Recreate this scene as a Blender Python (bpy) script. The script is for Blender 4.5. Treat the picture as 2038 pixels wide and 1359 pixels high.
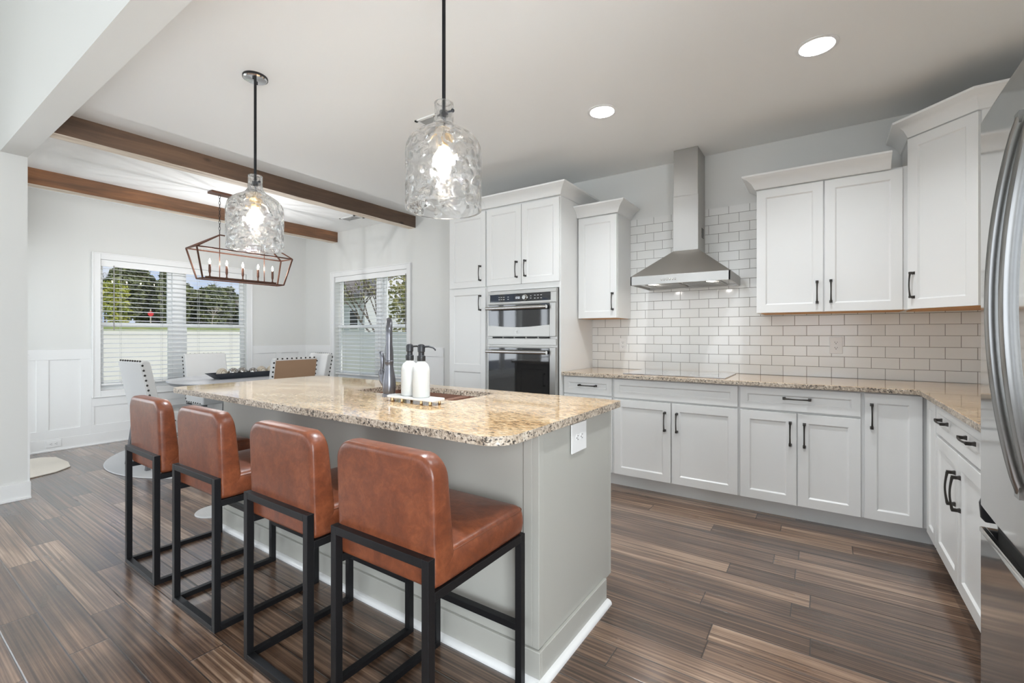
import bpy, bmesh, math, random
from mathutils import Vector, Matrix, noise

random.seed(7)
PI = math.pi
C = bpy.context.scene
for o in list(bpy.data.objects):
    bpy.data.objects.remove(o, do_unlink=True)
COL = C.collection

# ------------------------------------------------------------------ camera
cam = bpy.data.cameras.new('camera')
cam.lens, cam.sensor_width = 16.049, 36.0
cam.shift_y = -12.41 / 2038
cam.clip_start, cam.clip_end = 0.05, 300
camo = bpy.data.objects.new('camera', cam)
COL.objects.link(camo)
camo.location = (0, 0, 1.226)
camo.rotation_euler = (PI / 2, 0, math.radians(34.238))
C.camera = camo

# ------------------------------------------------------------------ view / world / sun / daylight
VS = C.view_settings
VS.view_transform, VS.look, VS.gamma, VS.use_curve_mapping = 'Standard', 'None', 1.0, False
VS.exposure = 0.19

W = bpy.data.worlds.new('sky')
C.world = W
W.use_nodes = True
wt = W.node_tree
wt.nodes.clear()
wo = wt.nodes.new('ShaderNodeOutputWorld')
wb = wt.nodes.new('ShaderNodeBackground')
wc = wt.nodes.new('ShaderNodeTexCoord')
wn = wt.nodes.new('ShaderNodeTexNoise')
wr = wt.nodes.new('ShaderNodeValToRGB')
wn.inputs['Scale'].default_value = 5.0
wn.inputs['Detail'].default_value = 6.0
wr.color_ramp.elements[0].position, wr.color_ramp.elements[0].color = 0.42, (0.40, 0.60, 0.95, 1)
wr.color_ramp.elements[1].position, wr.color_ramp.elements[1].color = 0.60, (0.95, 0.97, 1.0, 1)
wb.inputs['Strength'].default_value = 0.8
wt.links.new(wc.outputs['Generated'], wn.inputs['Vector'])
wt.links.new(wn.outputs['Fac'], wr.inputs['Fac'])
wt.links.new(wr.outputs['Color'], wb.inputs['Color'])
wt.links.new(wb.outputs['Background'], wo.inputs['Surface'])

sun = bpy.data.lights.new('sun', 'SUN')
sun.energy, sun.angle, sun.color = 1.8, 0.01, (1.0, 0.95, 0.86)
suno = bpy.data.objects.new('sun', sun)
COL.objects.link(suno)
suno.rotation_euler = Vector((-0.86, -0.06, -0.50)).to_track_quat('-Z', 'Y').to_euler()


def area(name, loc, direction, sx, sy, power, color=(1, 1, 1), shape='RECTANGLE', spread=PI):
    l = bpy.data.lights.new(name, 'AREA')
    l.shape, l.size, l.size_y, l.energy, l.color, l.spread = shape, sx, sy, power, color, spread
    o = bpy.data.objects.new(name, l)
    COL.objects.link(o)
    o.location = loc
    o.rotation_euler = Vector(direction).to_track_quat('-Z', 'Y').to_euler()
    return o


DAY = (0.89, 0.95, 1.0)
# daylight lamps sit just outside the panes of windows and glass doors out of this view
for wx in (-3.9, -2.0, -0.1):                                   # tall living room windows behind the camera
    area('daylight', (wx, -5.2, 1.85), (0, 1, 0), 1.5, 2.7, 30, DAY)
for wy, wl in ((-2.1, 1.1), (-0.25, 1.1)):                       # living room side windows, left
    area('daylight', (-5.15, wy, 1.3), (1, 0, 0), 1.6, wl, 32, DAY)
area('daylight', (1.32, -0.9, 1.35), (-1, 0, 0), 2.0, 1.7, 190, DAY)          # fill light from the right, through an unseen window added for it
area('daylight', (-5.95, 0.60, 1.06), (0, 1, 0), 1.5, 2.0, 9, DAY)          # glass door of the dining room


# ------------------------------------------------------------------ object helpers
ORG = {}


def props(o, label=None, cat=None, group=None, kind=None):
    if label: o['label'] = label
    if cat: o['category'] = cat
    if group: o['group'] = group
    if kind: o['kind'] = kind
    return o


def thing(name, label, cat, loc=(0, 0, 0), group=None, kind=None, rz=0.0):
    o = bpy.data.objects.new(name, None)
    o.empty_display_size = 0.05
    COL.objects.link(o)
    o.location = loc
    o.rotation_euler = (0, 0, rz)
    ORG[o] = Vector(loc)
    return props(o, label, cat, group, kind)


class MB:
    """collects shapes, then links them as one mesh object"""

    def __init__(self, M=None):
        self.v, self.f, self.M = [], [], M

    def add(self, vs, fs):
        n = len(self.v)
        for p in vs:
            p = Vector(p)
            self.v.append(self.M @ p if self.M else p)
        self.f += [[i + n for i in f] for f in fs]
        return self

    def box(self, x0, x1, y0, y1, z0, z1):
        return self.add([(x0, y0, z0), (x1, y0, z0), (x1, y1, z0), (x0, y1, z0), (x0, y0, z1), (x1, y0, z1), (x1, y1, z1), (x0, y1, z1)],
                        [(0, 3, 2, 1), (4, 5, 6, 7), (0, 1, 5, 4), (1, 2, 6, 5), (2, 3, 7, 6), (3, 0, 4, 7)])

    def hexa(self, bot, top):
        return self.add(list(bot) + list(top), [(0, 3, 2, 1), (4, 5, 6, 7), (0, 1, 5, 4), (1, 2, 6, 5), (2, 3, 7, 6), (3, 0, 4, 7)])

    def prism(self, pts, a, b, axis='z'):
        """closed outline pts (2d, counter clockwise seen from +axis), extruded from a to b along axis"""
        n = len(pts)
        def P(p, h):
            return (p[0], p[1], h) if axis == 'z' else (p[0], h, p[1]) if axis == 'y' else (h, p[0], p[1])
        vs = [P(p, a) for p in pts] + [P(p, b) for p in pts]
        fs = [list(range(n))[::-1], [i + n for i in range(n)]] + [(i, (i + 1) % n, (i + 1) % n + n, i + n) for i in range(n)]
        return self.add(vs, fs)

    def tube(self, pts, r, n=8, closed=False, square=False, up=None):
        pts = [Vector(p) for p in pts]
        rs = r if isinstance(r, (list, tuple)) else [r] * len(pts)
        N = len(pts)
        vs, fs = [], []
        t0 = (pts[1] - pts[0]).normalized()
        ref = Vector(up) if up else (Vector((0, 0, 1)) if abs(t0.z) < 0.9 else Vector((1, 0, 0)))
        nrm = (ref - t0 * ref.dot(t0)).normalized()
        for i, p in enumerate(pts):
            if closed:
                t = (pts[(i + 1) % N] - pts[i - 1]).normalized()
            elif i == 0: t = t0
            elif i == N - 1: t = (pts[-1] - pts[-2]).normalized()
            else: t = ((pts[i + 1] - p).normalized() + (p - pts[i - 1]).normalized()).normalized()
            nrm = (nrm - t * nrm.dot(t)).normalized()
            bi = t.cross(nrm)
            k = 1.0
            if square and 0 < i < N - 1 and not closed:
                k = 1.0
            for j in range(n):
                a = 2 * PI * (j + (0.5 if square else 0)) / n
                vs.append(p + (nrm * math.cos(a) + bi * math.sin(a)) * rs[i] * (math.sqrt(2) if square else 1) * k)
        for i in range(N if closed else N - 1):
            for j in range(n):
                a, b = i * n + j, i * n + (j + 1) % n
                c, d = ((i + 1) % N) * n + (j + 1) % n, ((i + 1) % N) * n + j
                fs.append((a, b, c, d))
        if not closed:
            fs.append(list(range(n))[::-1])
            fs.append([(N - 1) * n + j for j in range(n)])
        return self.add(vs, fs)

    def bar(self, p, q, w, h=None, up=(0, 0, 1)):
        """straight square bar between two points"""
        p, q = Vector(p), Vector(q)
        t = (q - p).normalized()
        u = Vector(up)
        if abs(u.dot(t)) > 0.95: u = Vector((1, 0, 0))
        s = t.cross(u).normalized()
        u = s.cross(t)
        h = h or w
        c = [(-w / 2, -h / 2), (w / 2, -h / 2), (w / 2, h / 2), (-w / 2, h / 2)]
        return self.hexa([p + s * a + u * b for a, b in c], [q + s * a + u * b for a, b in c])

    def lathe(self, prof, c=(0, 0, 0), n=32, cap=True):
        vs, fs = [], []
        for r, z in prof:
            for j in range(n):
                a = 2 * PI * j / n
                vs.append((c[0] + r * math.cos(a), c[1] + r * math.sin(a), c[2] + z))
        m = len(prof)
        for i in range(m - 1):
            for j in range(n):
                fs.append((i * n + j, i * n + (j + 1) % n, (i + 1) * n + (j + 1) % n, (i + 1) * n + j))
        if cap:
            fs.append(list(range(n))[::-1])
            fs.append([(m - 1) * n + j for j in range(n)])
        return self.add(vs, fs)

    def ball(self, c, r, n=16, m=10, sz=1.0):
        prof = [(max(1e-4, r * math.sin(PI * i / m)), -r * sz * math.cos(PI * i / m)) for i in range(m + 1)]
        return self.lathe(prof, c, n, True)

    def build(self, name, mat, parent=None, bevel=0.0, seg=2, smooth=35, local=False, angle=35):
        me = bpy.data.meshes.new(name)
        off = ORG.get(parent, Vector((0, 0, 0))) if (parent is not None and not local) else Vector((0, 0, 0))
        me.from_pydata([tuple(p - off) for p in self.v], [], self.f)
        me.validate()
        o = bpy.data.objects.new(name, me)
        COL.objects.link(o)
        if mat: me.materials.append(mat)
        if parent is not None:
            o.parent = parent
            ORG[o] = ORG.get(parent, Vector((0, 0, 0)))
        else:
            ORG[o] = Vector((0, 0, 0))
        if smooth:
            me.polygons.foreach_set('use_smooth', [True] * len(me.polygons))
            me.set_sharp_from_angle(angle=math.radians(smooth))
        if bevel:
            b = o.modifiers.new('bevel', 'BEVEL')
            b.width, b.segments, b.limit_method, b.angle_limit = bevel, seg, 'ANGLE', math.radians(angle)
            b.harden_normals = True
        return o


def solid(name, label, cat, mb, mat, group=None, kind=None, **k):
    """a thing that is one mesh"""
    return props(mb.build(name, mat, **k), label, cat, group, kind)


def copy_tree(o, parent=None):
    c = o.copy()
    COL.objects.link(c)
    if parent is not None: c.parent = parent
    ORG[c] = ORG.get(o, Vector((0, 0, 0)))
    for ch in o.children: copy_tree(ch, c)
    return c


def rrect(x0, x1, y0, y1, r, n=6, rs=None):
    rs = rs or (r, r, r, r)
    out = []
    for (cx, cy, a0, q) in ((x1, y0, -90, rs[1]), (x1, y1, 0, rs[2]), (x0, y1, 90, rs[3]), (x0, y0, 180, rs[0])):
        sx, sy = (-1 if cx == x1 else 1), (-1 if cy == y1 else 1)
        if q <= 0:
            out.append((cx, cy)); continue
        for i in range(n + 1):
            a = math.radians(a0 + 90 * i / n)
            out.append((cx + sx * q + q * math.cos(a), cy + sy * q + q * math.sin(a)))
    return out


def slab_with_holes(outer, holes, z0, z1):
    """plate with through holes, as an MB"""
    bm = bmesh.new()
    loops = []
    for lp in [outer] + holes:
        vs = [bm.verts.new((p[0], p[1], z0)) for p in lp]
        loops.append(vs)
        for i in range(len(vs)): bm.edges.new((vs[i], vs[(i + 1) % len(vs)]))
    bmesh.ops.triangle_fill(bm, use_beauty=True, edges=bm.edges[:])
    bm.verts.index_update()
    vs = [v.co.copy() for v in bm.verts]
    fs = [[v.index for v in f.verts] for f in bm.faces]
    ups = [bm.faces[0].normal.z] if False else None
    n = len(vs)
    allv = vs + [Vector((p.x, p.y, z1)) for p in vs]
    out = []
    for f in fs:
        a, b, c = (vs[i] for i in f[:3])
        up = (b - a).cross(c - a).z > 0
        out.append(f[::-1] if up else f)
        out.append([i + n for i in (f if up else f[::-1])])
    k = 0
    for li, lp in enumerate([outer] + holes):
        m = len(lp)
        ar = sum(lp[i][0] * lp[(i + 1) % m][1] - lp[(i + 1) % m][0] * lp[i][1] for i in range(m))
        flip = (ar < 0) != (li > 0)
        for i in range(m):
            q = [k + i, k + (i + 1) % m, k + (i + 1) % m + n, k + i + n]
            out.append(q[::-1] if flip else q)
        k += m
    bm.free()
    return MB().add(allv, out)


def circle(cx, cy, r, n=32, ry=None):
    return [(cx + r * math.cos(2 * PI * i / n), cy + (ry or r) * math.sin(2 * PI * i / n)) for i in range(n)]


# ------------------------------------------------------------------ materials
def mat(name, col=(0.8, 0.8, 0.8), rough=0.5, metal=0.0, **k):
    m = bpy.data.materials.new(name)
    m.use_nodes = True
    b = m.node_tree.nodes['Principled BSDF']
    b.inputs['Base Color'].default_value = (*col, 1)
    b.inputs['Roughness'].default_value = rough
    b.inputs['Metallic'].default_value = metal
    for kk, v in k.items(): b.inputs[kk.replace('_', ' ')].default_value = v
    return m


def N(m, t, **k):
    n = m.node_tree.nodes.new('ShaderNode' + t)
    for kk, v in k.items():
        if kk in n.inputs.keys(): n.inputs[kk].default_value = v
        else: setattr(n, kk, v)
    return n


def L(m, a, b): m.node_tree.links.new(a, b)


def ramp(m, stops, fac=None):
    r = N(m, 'ValToRGB')
    e = r.color_ramp.elements
    while len(e) < len(stops): e.new(0.5)
    for i, (p, c) in enumerate(stops):
        e[i].position, e[i].color = p, (*c, 1)
    if fac is not None: L(m, fac, r.inputs['Fac'])
    return r


def coords(m, scale=(1, 1, 1), src='Object', rot=(0, 0, 0)):
    tc, mp = N(m, 'TexCoord'), N(m, 'Mapping')
    mp.inputs['Scale'].default_value = scale
    mp.inputs['Rotation'].default_value = rot
    L(m, tc.outputs[src], mp.inputs['Vector'])
    return mp.outputs['Vector']


def bump(m, h, strength=0.2, dist=0.01):
    b = N(m, 'Bump')
    b.inputs['Strength'].default_value, b.inputs['Distance'].default_value = strength, dist
    L(m, h, b.inputs['Height'])
    L(m, b.outputs['Normal'], m.node_tree.nodes['Principled BSDF'].inputs['Normal'])
    return b


def math_(m, op, a, b=None):
    n = N(m, 'Math', operation=op)
    for i, x in enumerate((a, b)):
        if x is None: continue
        if isinstance(x, (int, float)): n.inputs[i].default_value = x
        else: L(m, x, n.inputs[i])
    return n.outputs[0]


def PB(m): return m.node_tree.nodes['Principled BSDF']


def paint(name, col, rough=0.5, sc=180, st=0.03):
    m = mat(name, col, rough)
    n = N(m, 'TexNoise', Scale=sc)
    L(m, coords(m), n.inputs['Vector'])
    bump(m, n.outputs['Fac'], st, 0.002)
    return m


M = {}
M['wall'] = paint('wall_paint', (0.74, 0.74, 0.715), 0.6)
M['ceiling'] = paint('ceiling_paint', (0.90, 0.90, 0.885), 0.8)
M['trim'] = paint('trim_paint', (0.84, 0.84, 0.83), 0.35, 60, 0.01)
M['cabinet'] = paint('cabinet_paint', (0.80, 0.80, 0.785), 0.32, 90, 0.012)
M['island'] = paint('island_paint', (0.45, 0.445, 0.405), 0.38, 70, 0.015)
M['rawwood'] = mat('raw_wood', (0.62, 0.33, 0.13), 0.6)
M['black'] = mat('black_metal', (0.018, 0.018, 0.02), 0.42, 0.6)
M['bronze'] = mat('dark_bronze', (0.055, 0.05, 0.045), 0.36, 0.8)
M['copperish'] = mat('bronze_copper', (0.13, 0.062, 0.042), 0.38, 0.7)
M['faucet'] = mat('gunmetal', (0.16, 0.16, 0.175), 0.30, 0.85)
M['chrome'] = mat('chrome', (0.82, 0.82, 0.82), 0.08, 1.0)
M['plastic_black'] = mat('black_plastic', (0.015, 0.015, 0.017), 0.4)
M['plastic_white'] = mat('white_plastic', (0.85, 0.85, 0.84), 0.35)
M['dark'] = mat('dark_gap', (0.02, 0.02, 0.02), 0.7)
M['ceramic'] = mat('matte_white_ceramic', (0.52, 0.52, 0.50), 0.45)
M['oven_glass'] = mat('oven_glass', (0.012, 0.012, 0.013), 0.05, 0.0, Coat_Weight=0.6, Coat_Roughness=0.02)
M['mark'] = mat('white_print', (0.75, 0.75, 0.75), 0.5)
M['cooktop'] = mat('cooktop_glass', (0.30, 0.30, 0.30), 0.04, 0.0, Specular_IOR_Level=1.0, Coat_Weight=1.0, Coat_Roughness=0.02)
M['sink'] = mat('copper_sink', (0.36, 0.20, 0.145), 0.40, 0.55)
M['rug_grey'] = paint('rug_grey', (0.62, 0.62, 0.62), 0.95, 120, 0.5)
M['rug_cream'] = paint('rug_cream', (0.66, 0.61, 0.53), 0.95, 120, 0.5)
M['fabric'] = paint('linen_white', (0.70, 0.695, 0.68), 0.9, 500, 0.15)
M['fabric_side'] = paint('linen_grey', (0.55, 0.53, 0.49), 0.9, 500, 0.15)
M['burlap'] = paint('burlap_tan', (0.42, 0.27, 0.17), 0.95, 400, 0.3)
M['table'] = mat('table_white', (0.72, 0.72, 0.74), 0.25)
M['table_edge'] = mat('table_grey', (0.30, 0.31, 0.33), 0.4)
M['tray_black'] = mat('tray_navy_black', (0.03, 0.035, 0.045), 0.45)
M['marble'] = mat('marble_white', (0.64, 0.63, 0.60), 0.2)
M['brass'] = mat('brass', (0.55, 0.38, 0.20), 0.35, 1.0)
M['blind'] = mat('blind_white', (0.88, 0.88, 0.87), 0.4)
M['cord'] = mat('cord_grey', (0.55, 0.55, 0.54), 0.7)
M['wand'] = mat('wand_grey', (0.30, 0.29, 0.27), 0.4)
M['vinyl'] = mat('vinyl_white', (0.86, 0.87, 0.87), 0.35)
M['leg_grey'] = mat('leg_grey', (0.14, 0.14, 0.145), 0.5)
M['fence'] = mat('fence_white', (0.74, 0.73, 0.71), 0.55)
M['siding'] = mat('siding', (0.62, 0.63, 0.64), 0.7)
M['shingle'] = paint('shingle', (0.20, 0.18, 0.17), 0.9, 20, 0.5)
M['road_red'] = mat('sign_red', (0.65, 0.02, 0.03), 0.4)
M['bark'] = mat('bark', (0.16, 0.13, 0.11), 0.9)
M['bark_pale'] = mat('bark_pale', (0.50, 0.44, 0.38), 0.9)


def emit(name, col, s):
    m = bpy.data.materials.new(name)
    m.use_nodes = True
    b = PB(m)
    b.inputs['Base Color'].default_value = (*col, 1)
    b.inputs['Emission Color'].default_value = (*col, 1)
    b.inputs['Emission Strength'].default_value = s
    return m


M['bulb'] = emit('bulb_glow', (1.0, 0.86, 0.66), 9)
M['flame'] = emit('candle_bulb_glow', (1.0, 0.84, 0.62), 26)
for k_ in ('bulb', 'flame'):                   # clear glass envelope that glows: lets its own lamp shine through
    m_ = M[k_]
    t_, x_ = N(m_, 'BsdfTransparent'), N(m_, 'MixShader')
    x_.inputs[0].default_value = 0.7
    o_ = [n for n in m_.node_tree.nodes if n.type == 'OUTPUT_MATERIAL'][0]
    PB(m_).inputs['Emission Strength'].default_value *= 2.5
    L(m_, PB(m_).outputs[0], x_.inputs[1]); L(m_, t_.outputs[0], x_.inputs[2]); L(m_, x_.outputs[0], o_.inputs['Surface'])
M['lens'] = emit('lamp_lens', (1.0, 0.98, 0.94), 4)
M['display'] = emit('display_glow', (0.8, 0.85, 0.9), 0.8)


def steel(name, col, rough, sc, st=0.06, spread=0.1):
    m = mat(name, col, rough, 1.0)
    n = N(m, 'TexNoise', Scale=1.0, Detail=3.0)
    L(m, coords(m, sc), n.inputs['Vector'])
    mr = N(m, 'MapRange')
    mr.inputs['To Min'].default_value, mr.inputs['To Max'].default_value = rough - spread / 2, rough + spread / 2
    L(m, n.outputs['Fac'], mr.inputs['Value'])
    L(m, mr.outputs[0], PB(m).inputs['Roughness'])
    return m


M['steel'] = steel('brushed_steel', (0.46, 0.45, 0.43), 0.36, (2, 2, 160), spread=0.05)
M['steel_hood'] = steel('hood_steel', (0.52, 0.50, 0.47), 0.32, (2, 2, 160), spread=0.05)
M['steel_fridge'] = steel('fridge_steel', (0.60, 0.595, 0.58), 0.09, (3, 3, 200), spread=0.05)
M['steel_bright'] = mat('polished_steel', (0.56, 0.555, 0.54), 0.18, 1.0)
M['steel_handle'] = mat('handle_steel', (0.36, 0.355, 0.345), 0.2, 1.0)
M['steel_dark'] = mat('fridge_side_grey', (0.20, 0.20, 0.20), 0.4, 0.3)


def thin_glass(name, tint=(1, 1, 1)):
    m = bpy.data.materials.new(name)
    m.use_nodes = True
    nt = m.node_tree
    nt.nodes.clear()
    o, mx, lw = N(m, 'OutputMaterial'), N(m, 'MixShader'), N(m, 'LayerWeight', Blend=0.5)
    t, g = N(m, 'BsdfTransparent'), N(m, 'BsdfGlossy', Roughness=0.0)
    t.inputs['Color'].default_value = (*tint, 1)
    L(m, math_(m, 'ADD', math_(m, 'MULTIPLY', math_(m, 'POWER', lw.outputs['Facing'], 5.0), 0.5), 0.02), mx.inputs[0]); L(m, t.outputs[0], mx.inputs[1]); L(m, g.outputs[0], mx.inputs[2])
    L(m, mx.outputs[0], o.inputs['Surface'])
    return m


M['pane'] = thin_glass('window_glass')
g = mat('blown_glass', (1, 1, 1), 0.0, 0.0)
PB(g).inputs['Transmission Weight'].default_value = 1.0
PB(g).inputs['IOR'].default_value = 1.45
gt, gm = N(g, 'BsdfTransparent'), N(g, 'MixShader')
gm.inputs[0].default_value = 0.24
go = [n for n in g.node_tree.nodes if n.type == 'OUTPUT_MATERIAL'][0]
L(g, PB(g).outputs[0], gm.inputs[1]); L(g, gt.outputs[0], gm.inputs[2]); L(g, gm.outputs[0], go.inputs['Surface'])
M['glass'] = g


def m_tile():
    m = mat('subway_tile', (0.8, 0.8, 0.78), 0.12, 0.0)
    tc, sp, cb = N(m, 'TexCoord'), N(m, 'SeparateXYZ'), N(m, 'CombineXYZ')
    L(m, tc.outputs['Object'], sp.inputs[0])
    L(m, math_(m, 'ADD', sp.outputs['X'], 0.023 + 154 * 0.1), cb.inputs['X'])
    L(m, math_(m, 'ADD', sp.outputs['Z'], -0.914), cb.inputs['Y'])
    bk = N(m, 'TexBrick', offset=0.5, offset_frequency=2)
    for k_, v_ in (('Scale', 1.0), ('Mortar Size', 0.0017), ('Mortar Smooth', 0.1), ('Brick Width', 0.154), ('Row Height', 0.0772), ('Bias', 0.0)):
        bk.inputs[k_].default_value = v_
    bk.inputs['Color1'].default_value = (0.80, 0.80, 0.775, 1)
    bk.inputs['Color2'].default_value = (0.83, 0.83, 0.81, 1)
    bk.inputs['Mortar'].default_value = (0.24, 0.225, 0.205, 1)
    L(m, cb.outputs[0], bk.inputs['Vector'])
    L(m, bk.outputs['Color'], PB(m).inputs['Base Color'])
    mr = N(m, 'MapRange')
    mr.inputs['To Min'].default_value, mr.inputs['To Max'].default_value = 0.12, 0.7
    L(m, bk.outputs['Fac'], mr.inputs['Value']); L(m, mr.outputs[0], PB(m).inputs['Roughness'])
    b2 = N(m, 'TexBrick', offset=0.5, offset_frequency=2)
    for k_, v_ in (('Scale', 1.0), ('Mortar Size', 0.004), ('Mortar Smooth', 1.0), ('Brick Width', 0.154), ('Row Height', 0.0772)):
        b2.inputs[k_].default_value = v_
    L(m, cb.outputs[0], b2.inputs['Vector'])
    inv = math_(m, 'SUBTRACT', 1.0, b2.outputs['Fac'])
    n = N(m, 'TexNoise', Scale=9.0)
    L(m, tc.outputs['Object'], n.inputs['Vector'])
    bump(m, math_(m, 'ADD', inv, math_(m, 'MULTIPLY', n.outputs['Fac'], 0.5)), 0.5, 0.0012)
    return m


M['tile'] = m_tile()


def m_floor():
    m = mat('hardwood_planks', (0.2, 0.12, 0.08), 0.3, Coat_Weight=0.85, Coat_Roughness=0.20, Coat_IOR=1.65)
    w, ln = 0.1225, 1.15
    tc, sp = N(m, 'TexCoord'), N(m, 'SeparateXYZ')
    L(m, tc.outputs['Object'], sp.inputs[0])
    yy = math_(m, 'DIVIDE', sp.outputs['Y'], w)
    row, fy = math_(m, 'FLOOR', yy), math_(m, 'FRACT', yy)
    wn = N(m, 'TexWhiteNoise', noise_dimensions='1D'); L(m, row, wn.inputs['W'])
    xx = math_(m, 'ADD', math_(m, 'DIVIDE', sp.outputs['X'], ln), math_(m, 'MULTIPLY', wn.outputs['Value'], 17.0))
    colm, fx = math_(m, 'FLOOR', xx), math_(m, 'FRACT', xx)
    cb = N(m, 'CombineXYZ'); L(m, row, cb.inputs[0]); L(m, colm, cb.inputs[1])
    idn = N(m, 'TexWhiteNoise', noise_dimensions='2D'); L(m, cb.outputs[0], idn.inputs['Vector'])
    # streaky grain, shifted per plank
    cg = N(m, 'CombineXYZ')
    L(m, math_(m, 'MULTIPLY', sp.outputs['X'], 1.1), cg.inputs[0])
    L(m, math_(m, 'MULTIPLY', sp.outputs['Y'], 85.0), cg.inputs[1])
    L(m, math_(m, 'MULTIPLY', idn.outputs['Value'], 40.0), cg.inputs[2])
    gr = N(m, 'TexNoise', Scale=1.0, Detail=5.0, Roughness=0.6); L(m, cg.outputs[0], gr.inputs['Vector'])
    cg2 = N(m, 'CombineXYZ')
    L(m, math_(m, 'MULTIPLY', sp.outputs['X'], 2.2), cg2.inputs[0])
    L(m, math_(m, 'MULTIPLY', sp.outputs['Y'], 9.0), cg2.inputs[1])
    L(m, math_(m, 'MULTIPLY', idn.outputs['Value'], 23.0), cg2.inputs[2])
    g2 = N(m, 'TexNoise', Scale=1.0, Detail=3.0); L(m, cg2.outputs[0], g2.inputs['Vector'])
    f = math_(m, 'ADD', math_(m, 'MULTIPLY', gr.outputs['Fac'], 0.66), math_(m, 'MULTIPLY', g2.outputs['Fac'], 0.24))
    f = math_(m, 'ADD', f, math_(m, 'MULTIPLY', idn.outputs['Value'], 0.17))
    r = ramp(m, [(0.40, (0.040, 0.021, 0.012)), (0.51, (0.115, 0.063, 0.038)), (0.60, (0.225, 0.135, 0.085)), (0.71, (0.45, 0.31, 0.21))], f)
    # joints
    ey = math_(m, 'MULTIPLY', math_(m, 'MINIMUM', fy, math_(m, 'SUBTRACT', 1.0, fy)), w)
    ex = math_(m, 'MULTIPLY', math_(m, 'MINIMUM', fx, math_(m, 'SUBTRACT', 1.0, fx)), ln)
    e = math_(m, 'MINIMUM', ey, ex)
    mr = N(m, 'MapRange'); mr.inputs['From Min'].default_value, mr.inputs['From Max'].default_value = 0.0008, 0.0034
    L(m, e, mr.inputs['Value'])
    mix = N(m, 'Mix', data_type='RGBA')
    mix.inputs['A'].default_value = (0.02, 0.012, 0.008, 1)
    L(m, mr.outputs[0], mix.inputs['Factor']); L(m, r.outputs['Color'], mix.inputs['B'])
    L(m, mix.outputs['Result'], PB(m).inputs['Base Color'])
    mr2 = N(m, 'MapRange'); mr2.inputs['To Min'].default_value, mr2.inputs['To Max'].default_value = 0.20, 0.42
    L(m, g2.outputs['Fac'], mr2.inputs['Value']); L(m, mr2.outputs[0], PB(m).inputs['Roughness'])
    # hand scraped waves across the planks
    cw = N(m, 'CombineXYZ')
    L(m, math_(m, 'MULTIPLY', sp.outputs['X'], 26.0), cw.inputs[0])
    L(m, math_(m, 'MULTIPLY', sp.outputs['Y'], 5.0), cw.inputs[1])
    L(m, math_(m, 'MULTIPLY', idn.outputs['Value'], 31.0), cw.inputs[2])
    wv = N(m, 'TexNoise', Scale=1.0, Detail=2.0); L(m, cw.outputs[0], wv.inputs['Vector'])
    mre = N(m, 'MapRange'); mre.inputs['From Max'].default_value = 0.004; L(m, e, mre.inputs['Value'])
    h = math_(m, 'ADD', math_(m, 'MULTIPLY', wv.outputs['Fac'], 0.55), math_(m, 'MULTIPLY', gr.outputs['Fac'], 0.30))
    bump(m, math_(m, 'ADD', h, math_(m, 'MULTIPLY', mre.outputs[0], 0.65)), 0.40, 0.0030)
    L(m, m.node_tree.nodes['Bump'].outputs['Normal'], PB(m).inputs['Coat Normal'])
    return m


M['floor'] = m_floor()


def m_granite(name, edge=False):
    m = mat(name, (0.7, 0.55, 0.4), 0.35 if edge else 0.08, 0.0, Coat_Weight=0.0 if edge else 0.35, Coat_Roughness=0.03, Coat_IOR=1.5)
    rz = 0.05
    a0 = N(m, 'TexNoise', Scale=1.0, Detail=4.0); L(m, coords(m, (4, 10, 10), rot=(0, 0, rz)), a0.inputs['Vector'])
    a = N(m, 'TexNoise', Scale=1.0, Detail=6.0, Roughness=0.65, Distortion=0.5); L(m, coords(m, (30, 105, 105) if not edge else (80, 80, 80), rot=(0, 0, rz)), a.inputs['Vector'])
    f = math_(m, 'ADD', math_(m, 'MULTIPLY', a.outputs['Fac'], 0.70), math_(m, 'MULTIPLY', a0.outputs['Fac'], 0.30))
    if edge: st = [(0.36, (0.11, 0.085, 0.065)), (0.45, (0.36, 0.29, 0.22)), (0.53, (0.56, 0.47, 0.37)), (0.64, (0.74, 0.68, 0.59))]
    else: st = [(0.36, (0.20, 0.10, 0.045)), (0.45, (0.50, 0.305, 0.145)), (0.52, (0.66, 0.455, 0.25)), (0.64, (0.79, 0.64, 0.45))]
    r = ramp(m, st, f)
    b = N(m, 'TexNoise', Scale=1.0, Detail=3.0, Roughness=0.5); L(m, coords(m, (34, 150, 150) if not edge else (95, 110, 110), rot=(0, 0, rz)), b.inputs['Vector'])
    mr = N(m, 'MapRange')
    mr.inputs['From Min'].default_value, mr.inputs['From Max'].default_value = (0.575, 0.63) if not edge else (0.575, 0.62)
    mr.inputs['To Max'].default_value = 0.92
    L(m, b.outputs['Fac'], mr.inputs['Value'])
    mix = N(m, 'Mix', data_type='RGBA'); mix.inputs['B'].default_value = (0.06, 0.038, 0.028, 1) if not edge else (0.03, 0.025, 0.022, 1)
    L(m, mr.outputs[0], mix.inputs['Factor']); L(m, r.outputs['Color'], mix.inputs['A'])
    L(m, mix.outputs['Result'], PB(m).inputs['Base Color'])
    if edge: bump(m, b.outputs['Fac'], 0.8, 0.004)
    return m


M['granite'] = m_granite('granite')
M['granite_edge'] = m_granite('granite_chiselled_edge', True)


def edge_faces(o):
    """rough stone on the vertical faces of a slab"""
    o.data.materials.append(M['granite_edge'])
    for p in o.data.polygons:
        if abs(p.normal.z) < 0.5: p.material_index = 1
    return o


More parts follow.
